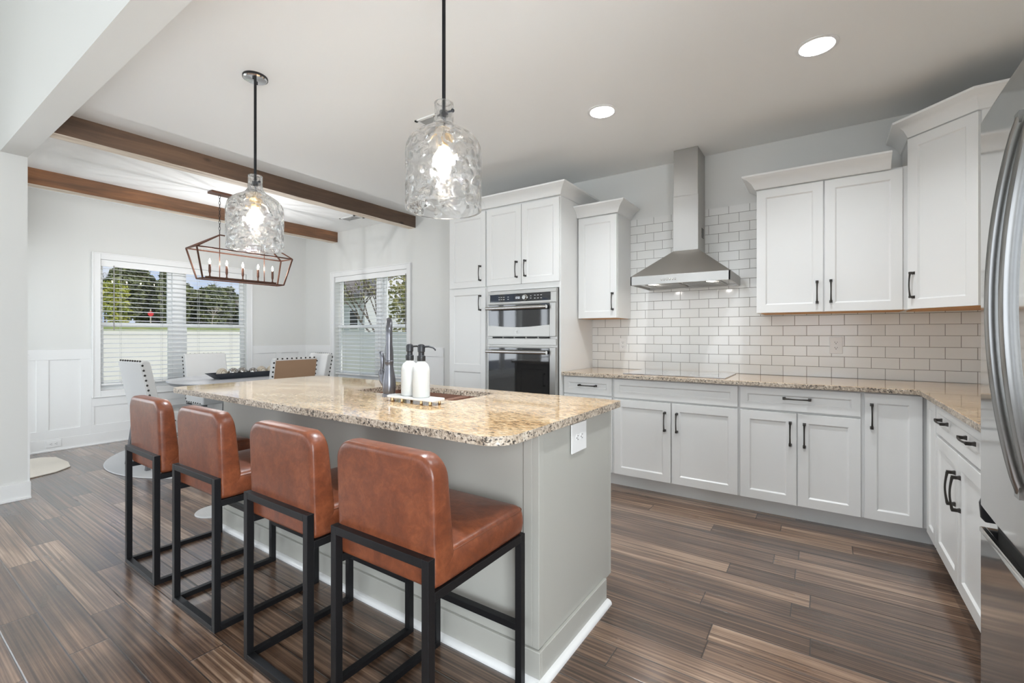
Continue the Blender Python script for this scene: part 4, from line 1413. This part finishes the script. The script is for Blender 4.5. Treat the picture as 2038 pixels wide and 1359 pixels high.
solid('round_rug', 'round pale grey rug under the dining table', 'rug', MB().lathe([(.0005, 0), (1.150, 0), (1.152, .004), (1.145, .009), (.0005, .009)], (tx, ty, .0005), 80, cap=False), M['rug_grey'])
solid('floor_mat', 'small cream rug on the floor beside the left wall', 'rug', MB().prism([(-6.36, .81), (-5.62, .81), (-5.60, .92), (-5.66, 1.08), (-5.78, 1.20), (-6.0, 1.23), (-6.34, 1.21), (-6.44, 1.12), (-6.45, .90)], .0005, .011), M['rug_cream'], bevel=.004)
solid('round_mat', 'tiny pale round floor mat by the far end of the island', 'rug', MB().lathe([(.0005, 0), (.13, 0), (.131, .004), (.127, .009), (.0005, .010)], (-3.49, 1.475, .0005), 40, cap=False), M['rug_grey'])


def make_chair():
    """local: sitter faces +y, origin below the seat centre"""
    t = thing('dining_chair', '', 'dining chair')
    for sx in (-1, 1):
        MB().hexa([(sx * .205 - .016, .185, 0), (sx * .205 + .016, .185, 0), (sx * .205 + .016, .217, 0), (sx * .205 - .016, .217, 0)],
                  [(sx * .205 - .023, .178, .40), (sx * .205 + .023, .178, .40), (sx * .205 + .023, .224, .40), (sx * .205 - .023, .224, .40)]).build('leg', M['leg_grey'], t, local=True)
        MB().hexa([(sx * .205 - .016, -.29, 0), (sx * .205 + .016, -.29, 0), (sx * .205 + .016, -.258, 0), (sx * .205 - .016, -.258, 0)],
                  [(sx * .205 - .023, -.235, .40), (sx * .205 + .023, -.235, .40), (sx * .205 + .023, -.19, .40), (sx * .205 - .023, -.19, .40)]).build('leg', M['leg_grey'], t, local=True)
    s = MB().box(-.235, .235, -.235, .235, .40, .505).build('seat', M['fabric'], t, bevel=.022, seg=4, local=True)
    def yb(z): return -.235 - (z - .42) * .20
    prof = [(yb(.42) + .0, .42), (yb(.42) - .085, .42), (yb(.97) - .075, .97), (yb(.985) - .045, .99), (yb(.985) - .01, .985), (yb(.97), .965)]
    MB().prism([(p[0] + .085, p[1]) for p in prof][::-1], -.232, .232, 'x').build('backrest', M['fabric'], t, bevel=.012, seg=3, local=True)
    # rear upholstery panel and nailheads
    nz = [.45 + .045 * i for i in range(12)]
    rp = MB()
    rp.hexa([(-.222, yb(.43) - .003, .43), (.222, yb(.43) - .003, .43), (.222, yb(.43) + .003, .43), (-.222, yb(.43) + .003, .43)],
            [(-.222, yb(.965) + .0065, .965), (.222, yb(.965) + .0065, .965), (.222, yb(.965) + .0125, .965), (-.222, yb(.965) + .0125, .965)])
    p = rp.build('rear_panel', M['fabric'], t, local=True)
    nh = MB()
    for sx in (-1, 1):
        for z in nz:
            nh.ball((sx * .2335, yb(z) + .018, z), .0095, 8, 6)
    for i in range(9): nh.ball((-.20 + .05 * i, yb(.99) + .022, .983), .0085, 8, 6)
    for sx in (-1, 1):
        for i in range(7): nh.ball((sx * .2355, -.19 + .06 * i, .418), .008, 8, 6)
    nh.build('nailhead_trim', M['bronze'], t, local=True)
    return t


chair = make_chair()
for i, (x, y, rz, lab, rear) in enumerate(((-5.25, 1.81, 4, 'white upholstered dining chair left of the table nearest the left wall', None),
                                           (-6.17, 2.59, -90, 'white upholstered dining chair backed against the wide window', None),
                                           (-4.76, 2.60, 92, 'dining chair with a tan burlap back nearest the island', 'burlap'),
                                           (-5.32, 3.15, 174, 'white upholstered dining chair at the right end by the smaller window', None))):
    o = chair if i == 0 else copy_tree(chair)
    o.location = (x, y, .0102)
    o.rotation_euler = (0, 0, math.radians(rz))
    props(o, lab, 'dining chair', 'upholstered dining chairs around the round table')
    if rear:
        for c in o.children:
            if c.name.startswith('rear_panel'):
                c.data = c.data.copy()
                c.data.materials[0] = M[rear]
                c['label'] = 'tan burlap back panel'

# tray with decorative balls
t = thing('table_tray', 'long dark tray with sloping sides on the dining table', 'tray', (tx, ty, .7615))
y0, y1, xw = 2.19, 2.90, .075
mb = MB()
o_b = [(tx - xw, y0 + .05), (tx + xw, y0 + .05), (tx + xw, y1 - .05), (tx - xw, y1 - .05)]
o_t = [(tx - xw - .03, y0 - .03), (tx + xw + .03, y0 - .03), (tx + xw + .03, y1 + .03), (tx - xw - .03, y1 + .03)]
i_t = [(p[0] + (.006 if p[0] < tx else -.006), p[1] + (.006 if p[1] < ty else -.006)) for p in o_t]
i_b = [(p[0] + (.004 if p[0] < tx else -.004), p[1] + (.004 if p[1] < ty else -.004)) for p in o_b]
vs = [(*p, .7618) for p in o_b] + [(*p, .823) for p in o_t] + [(*p, .823) for p in i_t] + [(*p, .769) for p in i_b]
fs = [(3, 2, 1, 0), (12, 13, 14, 15)]
for k_ in range(3):
    for i in range(4):
        j = (i + 1) % 4
        fs.append((k_ * 4 + i, k_ * 4 + j, k_ * 4 + 4 + j, k_ * 4 + 4 + i))
mb.add(vs, fs).build('tray_body', M['tray_black'], t)
mg = mat('mercury_glass', (0.75, 0.74, 0.72), 0.15, 0.9)
nn = N(mg, 'TexVoronoi', Scale=55.0); L(mg, coords(mg), nn.inputs['Vector'])
rr_ = ramp(mg, [(0.15, (0.85, 0.84, 0.82)), (0.5, (0.35, 0.33, 0.31))], nn.outputs['Distance']); L(mg, rr_.outputs['Color'], PB(mg).inputs['Base Color'])
gold = mat('pale_gold_weave', (0.62, 0.48, 0.30), 0.45, 0.2)
nn = N(gold, 'TexWave', Scale=30.0, Distortion=3.0); L(gold, coords(gold), nn.inputs['Vector'])
rr_ = ramp(gold, [(0.2, (0.45, 0.36, 0.25)), (0.7, (0.85, 0.78, 0.66))], nn.outputs['Fac']); L(gold, rr_.outputs['Color'], PB(gold).inputs['Base Color'])
for i, (m_, lab) in enumerate(((gold, 'pale gold woven ball at the left end of the dark tray'), (mg, 'speckled glass ball second from the left in the tray'), (mg, 'silver mercury glass ball third in the tray'),
                               (mg, 'smoky silver ball fourth in the tray'), (gold, 'woven string ball fifth in the tray'), (gold, 'amber ball at the right end of the tray'))):
    r = .052 if i != 3 else .047
    solid('decorative_ball', lab, 'decorative ball', MB().ball((tx + (.01 if i % 2 else -.012), 2.29 + .104 * i, .770 + r), r, 24, 16), m_, 'balls in the dark tray')

# ------------------------------------------------------------------ blinds
def blind(axis, face, outside, a0, a1, z0, z1, label, wand):
    t = thing('window_blind', label, 'blind', ((face + outside * .03, (a0 + a1) / 2, z1) if axis == 'y' else ((a0 + a1) / 2, face + outside * .03, z1)), 'white horizontal window blinds')
    def P(mb, a, b, d0, d1, za, zb):
        lo, hi = sorted((face + outside * d0, face + outside * d1))
        if axis == 'y': mb.box(lo, hi, a, b, za, zb)
        else: mb.box(a, b, lo, hi, za, zb)
    e = .008
    v = MB(); P(v, a0 + e, a1 - e, .004, .016, z1 - .075, z1 - .002); P(v, a0 + e, a1 - e, .016, .056, z1 - .045, z1 - .004)
    v.build('valance', M['blind'], t)
    s = MB()
    z = z1 - .10
    tilt = .004
    while z > z0 + .085:
        lo, hi = face + outside * .006, face + outside * .054
        q = [(lo, z - tilt), (hi, z + tilt)]
        if axis == 'y':
            s.hexa([(q[0][0], a0 + e, q[0][1] - .0014), (q[0][0], a1 - e, q[0][1] - .0014), (q[1][0], a1 - e, q[1][1] - .0014), (q[1][0], a0 + e, q[1][1] - .0014)],
                   [(q[0][0], a0 + e, q[0][1] + .0014), (q[0][0], a1 - e, q[0][1] + .0014), (q[1][0], a1 - e, q[1][1] + .0014), (q[1][0], a0 + e, q[1][1] + .0014)])
        else:
            s.hexa([(a0 + e, q[0][0], q[0][1] - .0014), (a1 - e, q[0][0], q[0][1] - .0014), (a1 - e, q[1][0], q[1][1] - .0014), (a0 + e, q[1][0], q[1][1] - .0014)],
                   [(a0 + e, q[0][0], q[0][1] + .0014), (a1 - e, q[0][0], q[0][1] + .0014), (a1 - e, q[1][0], q[1][1] + .0014), (a0 + e, q[1][0], q[1][1] + .0014)])
        z -= .0535
    s.build('slats', M['blind'], t)
    r = MB(); P(r, a0 + e, a1 - e, .006, .054, z0 + .055, z0 + .078)
    r.build('bottom_rail', M['blind'], t, bevel=.003)
    c = MB()
    nl = 4
    for i in range(nl):
        a = a0 + (a1 - a0) * (.12 + .76 * i / (nl - 1))
        for dd_ in (.005, .055): P(c, a - .0012, a + .0012, dd_ - .0008, dd_ + .0008, z0 + .06, z1 - .05)
    c.build('ladder_cords', M['cord'], t)
    wd_ = MB(); P(wd_, wand - .004, wand + .004, -.006, .002, z1 - .80, z1 - .06)
    wd_.build('tilt_wand', M['wand'], t)


blind('y', XL, -1, *W1, 'wide white slatted blind across the double window by the dining table', W1[0] + .12)
blind('x', YB, 1, *W2, 'white slatted blind in the smaller window near the pantry', W2[1] - .03)

# ------------------------------------------------------------------ refrigerator (front faces -X)
t = thing('refrigerator', 'stainless steel french-door refrigerator with curved handles at the right edge', 'refrigerator', (.7, 1.27, 0))
rx, ry0, ry1 = .350, .81, 1.725
MB().box(rx + .065, XR - .04, ry0 + .006, ry1 - .006, .02, 1.785).build('cabinet_body', M['steel_dark'], t, bevel=.006)
mid = (ry0 + ry1) / 2


def fridge_door(y0, y1, z0, z1, name):
    # softly bowed front, rounded edges
    nY, nZ = 14, 10
    mb = MB()
    vs, fs = [], []
    for i in range(nY + 1):
        for j in range(nZ + 1):
            u, w_ = i / nY, j / nZ
            y, z = y0 + (y1 - y0) * u, z0 + (z1 - z0) * w_
            gu = (y - ry0) / (ry1 - ry0)
            x = rx - .010 * math.sin(PI * gu)
            vs.append((x, y, z))
    m_ = nZ + 1
    for i in range(nY):
        for j in range(nZ): fs.append((i * m_ + j, i * m_ + j + 1, (i + 1) * m_ + j + 1, (i + 1) * m_ + j))
    n0 = len(vs)
    bx = rx + .060
    vs += [(bx, y0, z0), (bx, y1, z0), (bx, y1, z1), (bx, y0, z1)]
    fs.append((n0, n0 + 1, n0 + 2, n0 + 3))
    fs.append([i * m_ for i in range(nY + 1)] + [n0 + 1, n0])
    fs.append([(nY - i) * m_ + nZ for i in range(nY + 1)] + [n0 + 3, n0 + 2])
    fs.append([nZ - j for j in range(m_)] + [n0, n0 + 3])
    fs.append([nY * m_ + j for j in range(m_)] + [n0 + 2, n0 + 1])
    return mb.add(vs, fs).build(name, M['steel_fridge'], t, bevel=.010, seg=4, angle=50)


def bow_handle(y, parent, z0=.915, z1=1.655):
    pts = []
    for i in range(25):
        s = i / 24
        pts.append((rx - .020 - .044 * math.sin(PI * s) ** .8, y, z0 + (z1 - z0) * s))
    mb = MB()
    vs, fs = [], []
    for i, p in enumerate(pts):
        a = Vector(pts[max(0, i - 1)]); b_ = Vector(pts[min(24, i + 1)])
        tg = (b_ - a).normalized()
        nr = Vector((tg.z, 0, -tg.x))
        if nr.x > 0: nr = -nr
        for (u, w_) in ((-.015, .0), (-.013, .010), (0, .014), (.013, .010), (.015, 0), (.013, -.010), (-.013, -.010)):
            vs.append(Vector(p) + Vector((0, u, 0)) + nr * w_)
    n = 7
    for i in range(24):
        for j in range(n): fs.append((i * n + j, i * n + (j + 1) % n, (i + 1) * n + (j + 1) % n, (i + 1) * n + j))
    fs += [tuple(range(n)), tuple(24 * n + j for j in range(n))]
    mb.add(vs, fs)
    for z in (z0, z1): mb.box(rx - .032, rx + .008, y - .014, y + .014, z - .012, z + .012)
    return mb.build('handle', M['steel_handle'], parent, smooth=45)


d1 = fridge_door(mid + .003, ry1, .765, 1.80, 'door')
bow_handle(mid + .045, d1)
d2 = fridge_door(ry0, mid - .003, .765, 1.80, 'door')
bow_handle(mid - .045, d2)
fz = fridge_door(ry0, ry1, .06, .715, 'freezer_drawer')
MB().box(rx + .030, rx + .062, ry0 + .02, ry1 - .02, .700, .770).build('door_gap', M['dark'], t)
MB().box(rx - .004, rx + .010, ry0 + .03, ry1 - .012, .703, .717).build('handle', M['steel_bright'], fz, bevel=.003)
hc = MB().prism([(rx + .002, .735), (rx + .010, .725), (rx + .05, .725), (rx + .05, .79), (rx + .004, .79), (rx - .001, .775)], ry1 - .004, ry1 + .010, 'y')
hc.build('hinge_cover', M['plastic_black'], t, bevel=.003)
MB().box(rx + .07, XR - .05, ry0 + .03, ry1 - .03, 0, .06).build('toe_grille', M['dark'], t)

# ------------------------------------------------------------------ outdoors
struct('lawn', MB().prism([(-13.5, -12), (14, -12), (14, 60), (-13.5, 60)], -.62, -.6).add([(-13.5, -12, -.6), (-13.5, 60, -.6), (-44, 60, 2.05), (-44, -12, 2.05), (-90, 60, 2.6), (-90, -12, 2.6)], [(0, 1, 2, 3), (3, 2, 4, 5)]), M['grass'], 'yellow-green lawn rising behind the fence')


def fence(p, q, label, z0=-.6, zt=1.34, step=1.9):
    p, q = Vector(p), Vector(q)
    t = thing('privacy_fence', label, 'fence', (p.x, p.y, z0))
    d = (q - p)
    n = max(2, int(d.length / step))
    u = d.normalized()
    pn, ps = MB(), []
    for i in range(n):
        a, b_ = p + d * (i / n), p + d * ((i + 1) / n)
        pn.bar((a.x, a.y, (z0 + zt) / 2), (b_.x, b_.y, (z0 + zt) / 2), .03, zt - z0 - .06)
        pn.bar((a.x, a.y, zt - .06), (b_.x, b_.y, zt - .06), .06, .09)
        pn.bar((a.x, a.y, z0 + .12), (b_.x, b_.y, z0 + .12), .06, .14)
        for k_ in range(1, 10):
            c = a + (b_ - a) * (k_ / 10)
            pn.bar((c.x, c.y, z0 + .1), (c.x, c.y, zt - .1), .012, .036, up=(u.x, u.y, 0))
    pn.build('boards', M['fence'], t)
    for i in range(n + 1):
        a = p + d * (i / n)
        MB().box(a.x - .065, a.x + .065, a.y - .065, a.y + .065, z0, zt + .03).lathe([(.09, zt + .03), (.09, zt + .045), (.0005, zt + .10)], (a.x, a.y, 0), 4, cap=False).build('post', M['fence'], t)


fence((-13.2, .5, 0), (-13.2, 8.9, 0), 'white vinyl privacy fence outside the wide window')
fence((-13.0, 9.0, 0), (-5.5, 9.0, 0), 'white vinyl privacy fence outside the smaller window')


def blob_tree(name, x, y, z, h, r, mt, label, n=2600, conical=False, leaf=.16, trunk=True, group='trees beyond the fence'):
    t = thing(name, label, 'tree', (x, y, z), group)
    mb = MB()
    vs, fs = [], []
    clumps = []
    for i in range(26):
        k_ = (i + random.random()) / 26
        rr__ = r * ((1 - k_ * .85) if conical else math.sqrt(max(.05, 1 - (2 * k_ - 1) ** 2)))
        a = random.uniform(0, 2 * PI)
        d = rr__ * math.sqrt(random.random()) * .8
        clumps.append((Vector((x + d * math.cos(a), y + d * math.sin(a), z + h * (.06 + .90 * k_))), max(.45, rr__ * .55)))
    for i in range(n):
        c, cr = random.choice(clumps)
        v = Vector((random.gauss(0, 1), random.gauss(0, 1), random.gauss(0, 1))).normalized() * cr * random.uniform(.55, 1.0)
        p = c + v
        u = Vector((random.gauss(0, 1), random.gauss(0, 1), random.gauss(0, 1))).normalized()
        w_ = u.cross(Vector((random.gauss(0, 1), random.gauss(0, 1), random.gauss(0, 1)))).normalized()
        s = leaf * random.uniform(.6, 1.3)
        b0 = len(vs)
        vs += [p - u * s, p + w_ * s * .5, p + u * s, p - w_ * s * .5]
        fs.append((b0, b0 + 1, b0 + 2, b0 + 3))
    mb.add(vs, fs).build('foliage', mt, t, smooth=0)
    if trunk:
        MB().tube([(x, y, z - .1), (x + .05, y, z + h * .4), (x, y, z + h * .85)], [.16, .11, .03], 8).build('trunk', M['bark'], t)
    return t


def bare_tree(x, y, z, h, mt, label, leaves=0, lm=None):
    t = thing('bare_tree', label, 'tree', (x, y, z), 'leafless trees outside')
    mb = MB()
    tips = []
    def grow(p, d, l, r, lv):
        q = p + d * l
        mb.tube([p, q], [r, r * .65], 5)
        if lv == 0:
            tips.append(q); return
        for k_ in range(3):
            nd = (d + Vector((random.gauss(0, .5), random.gauss(0, .5), random.uniform(-.1, .45)))).normalized()
            grow(q, nd, l * random.uniform(.6, .82), r * .62, lv - 1)
    grow(Vector((x, y, z - .1)), Vector((0, 0, 1)), h * .30, h * .016, 4)
    mb.build('branches', mt, t)
    if leaves:
        lb = MB()
        for i in range(leaves):
            p = random.choice(tips) + Vector((random.gauss(0, .22), random.gauss(0, .22), random.gauss(0, .22)))
            u = Vector((random.gauss(0, 1), random.gauss(0, 1), random.gauss(0, 1))).normalized() * .075
            w_ = u.cross(Vector((0.3, .5, 1))).normalized() * .045
            lb.add([p - u, p + w_, p + u, p - w_], [(0, 1, 2, 3)])
        lb.build('leaves', lm, t, smooth=0)
    return t


# beyond the left window: dense evergreens, a yellow-green shrub, leafless trees
TZ = 2.1
for (x, y, h, r, lab) in ((-49, 13.3, 5.0, 1.3, 'dark evergreen tree beside the yellow-green shrub in the wide window'), (-52, 15.6, 5.9, 1.45, 'tallest dark evergreen tree in the middle of the left sash'),
                          (-49, 16.9, 5.0, 1.3, 'dark evergreen tree next to the window mullion'),
                          (-52, 19.2, 4.2, 1.4, 'low dark evergreen tree at the left of the right-hand sash'), (-49, 20.5, 3.8, 1.35, 'low dark evergreen tree in the middle of the right-hand sash'),
                          (-52, 23.1, 4.0, 1.45, 'low dark evergreen tree right of the saplings'), (-49, 24.0, 3.6, 1.35, 'low dark evergreen tree at the far right of the wide window'),
                          (-55.5, 17.6, 4.2, 1.6, 'dark evergreen tree farther back behind the left sash'), (-55.5, 22.0, 4.0, 1.6, 'dark evergreen tree farther back behind the right-hand sash')):
    blob_tree('evergreen_tree', x, y, TZ - .3, h + .3, r, M['leaf_dark'], lab, 4600, False, .21)
blob_tree('leafy_shrub', -44, 11.6, 1.95, 3.2, 1.05, M['leaf_yellow'], 'bright yellow-green shrub at the left edge of the wide window', 1500, False, .14, False)
bare_tree(-56, 14.0, 2.1, 6.0, M['bark'], 'leafless tree against the sky at the left of the wide window')
bare_tree(-44, 18.2, 1.95, 2.3, M['bark_pale'], 'small pale leafless tree left in the right-hand sash')
bare_tree(-44, 20.6, 1.95, 3.1, M['bark_pale'], 'pale leafless sapling right in the right-hand sash')
bare_tree(-60, 25.0, 2.2, 6.4, M['bark'], 'leafless tree rising behind the low evergreens')
# beyond the smaller window
bare_tree(-15.2, 12.6, -.6, 5.2, M['bark'], 'leafless tree with a few olive leaves left in the smaller window', 260, M['leaf_olive'])
bare_tree(-10.4, 10.6, -.6, 5.2, M['bark'], 'leafy-tipped tree right in the smaller window', 900, M['leaf_olive'])
blob_tree('leafy_tree', -17.0, 15.6, -.6, 6.4, 1.5, M['leaf_olive'], 'olive-yellow leafy tree filling the right of the smaller window', 2200, False, .15)
# stop sign
t = thing('stop_sign', 'red octagonal stop sign on a post among the trees', 'road sign', (-46, 14.42, 2.0))
oc = [(14.42 + .21 * math.cos(PI / 8 + PI / 4 * i), 3.0 + .21 * math.sin(PI / 8 + PI / 4 * i)) for i in range(8)]
MB().prism(oc, -46.02, -46.0, 'x').build('sign_plate', M['road_red'], t)
MB().box(-46.08, -46.02, 14.38, 14.46, 1.9, 3.4).build('post', M['bark_pale'], t)
# neighbour house
hx_, hyy = -31.5, 22.0
t = thing('neighbour_house', 'neighbouring house with gabled roof seen through the smaller window', 'house', (hx_, hyy, -.6))
MB().box(hx_ - 4, hx_ + 3.2, hyy, hyy + 8, -.6, 4.2).build('wall', M['siding'], t)
MB().hexa([(hx_ - 4.4, hyy - .6, 4.0), (hx_ + 3.8, hyy - .6, 4.0), (hx_ + 3.8, hyy + 4.4, 7.0), (hx_ - 4.4, hyy + 4.4, 7.0)], [(hx_ - 4.4, hyy - .6, 4.3), (hx_ + 3.8, hyy - .6, 4.3), (hx_ + 3.8, hyy + 4.4, 7.3), (hx_ - 4.4, hyy + 4.4, 7.3)]).build('roof', M['shingle'], t)
MB().add([(hx_ - .2, hyy - .7, 4.0), (hx_ + 2.6, hyy - .7, 4.0), (hx_ + 1.2, hyy - .7, 6.0), (hx_ - .2, hyy + 2.5, 4.0), (hx_ + 2.6, hyy + 2.5, 4.0), (hx_ + 1.2, hyy + 2.5, 6.0)], [(0, 1, 2), (5, 4, 3), (0, 2, 5, 3), (2, 1, 4, 5)]).build('gable', M['shingle'], t)
for x in (hx_ + .2, hx_ + 2.0):
    f = MB().box(x - .55, x + .55, hyy - .06, hyy, 1.6, 3.2).build('window_frame', M['vinyl'], t)
    MB().box(x - .45, x + .45, hyy - .08, hyy - .05, 1.7, 3.1).build('window_pane', M['plastic_black'], f)
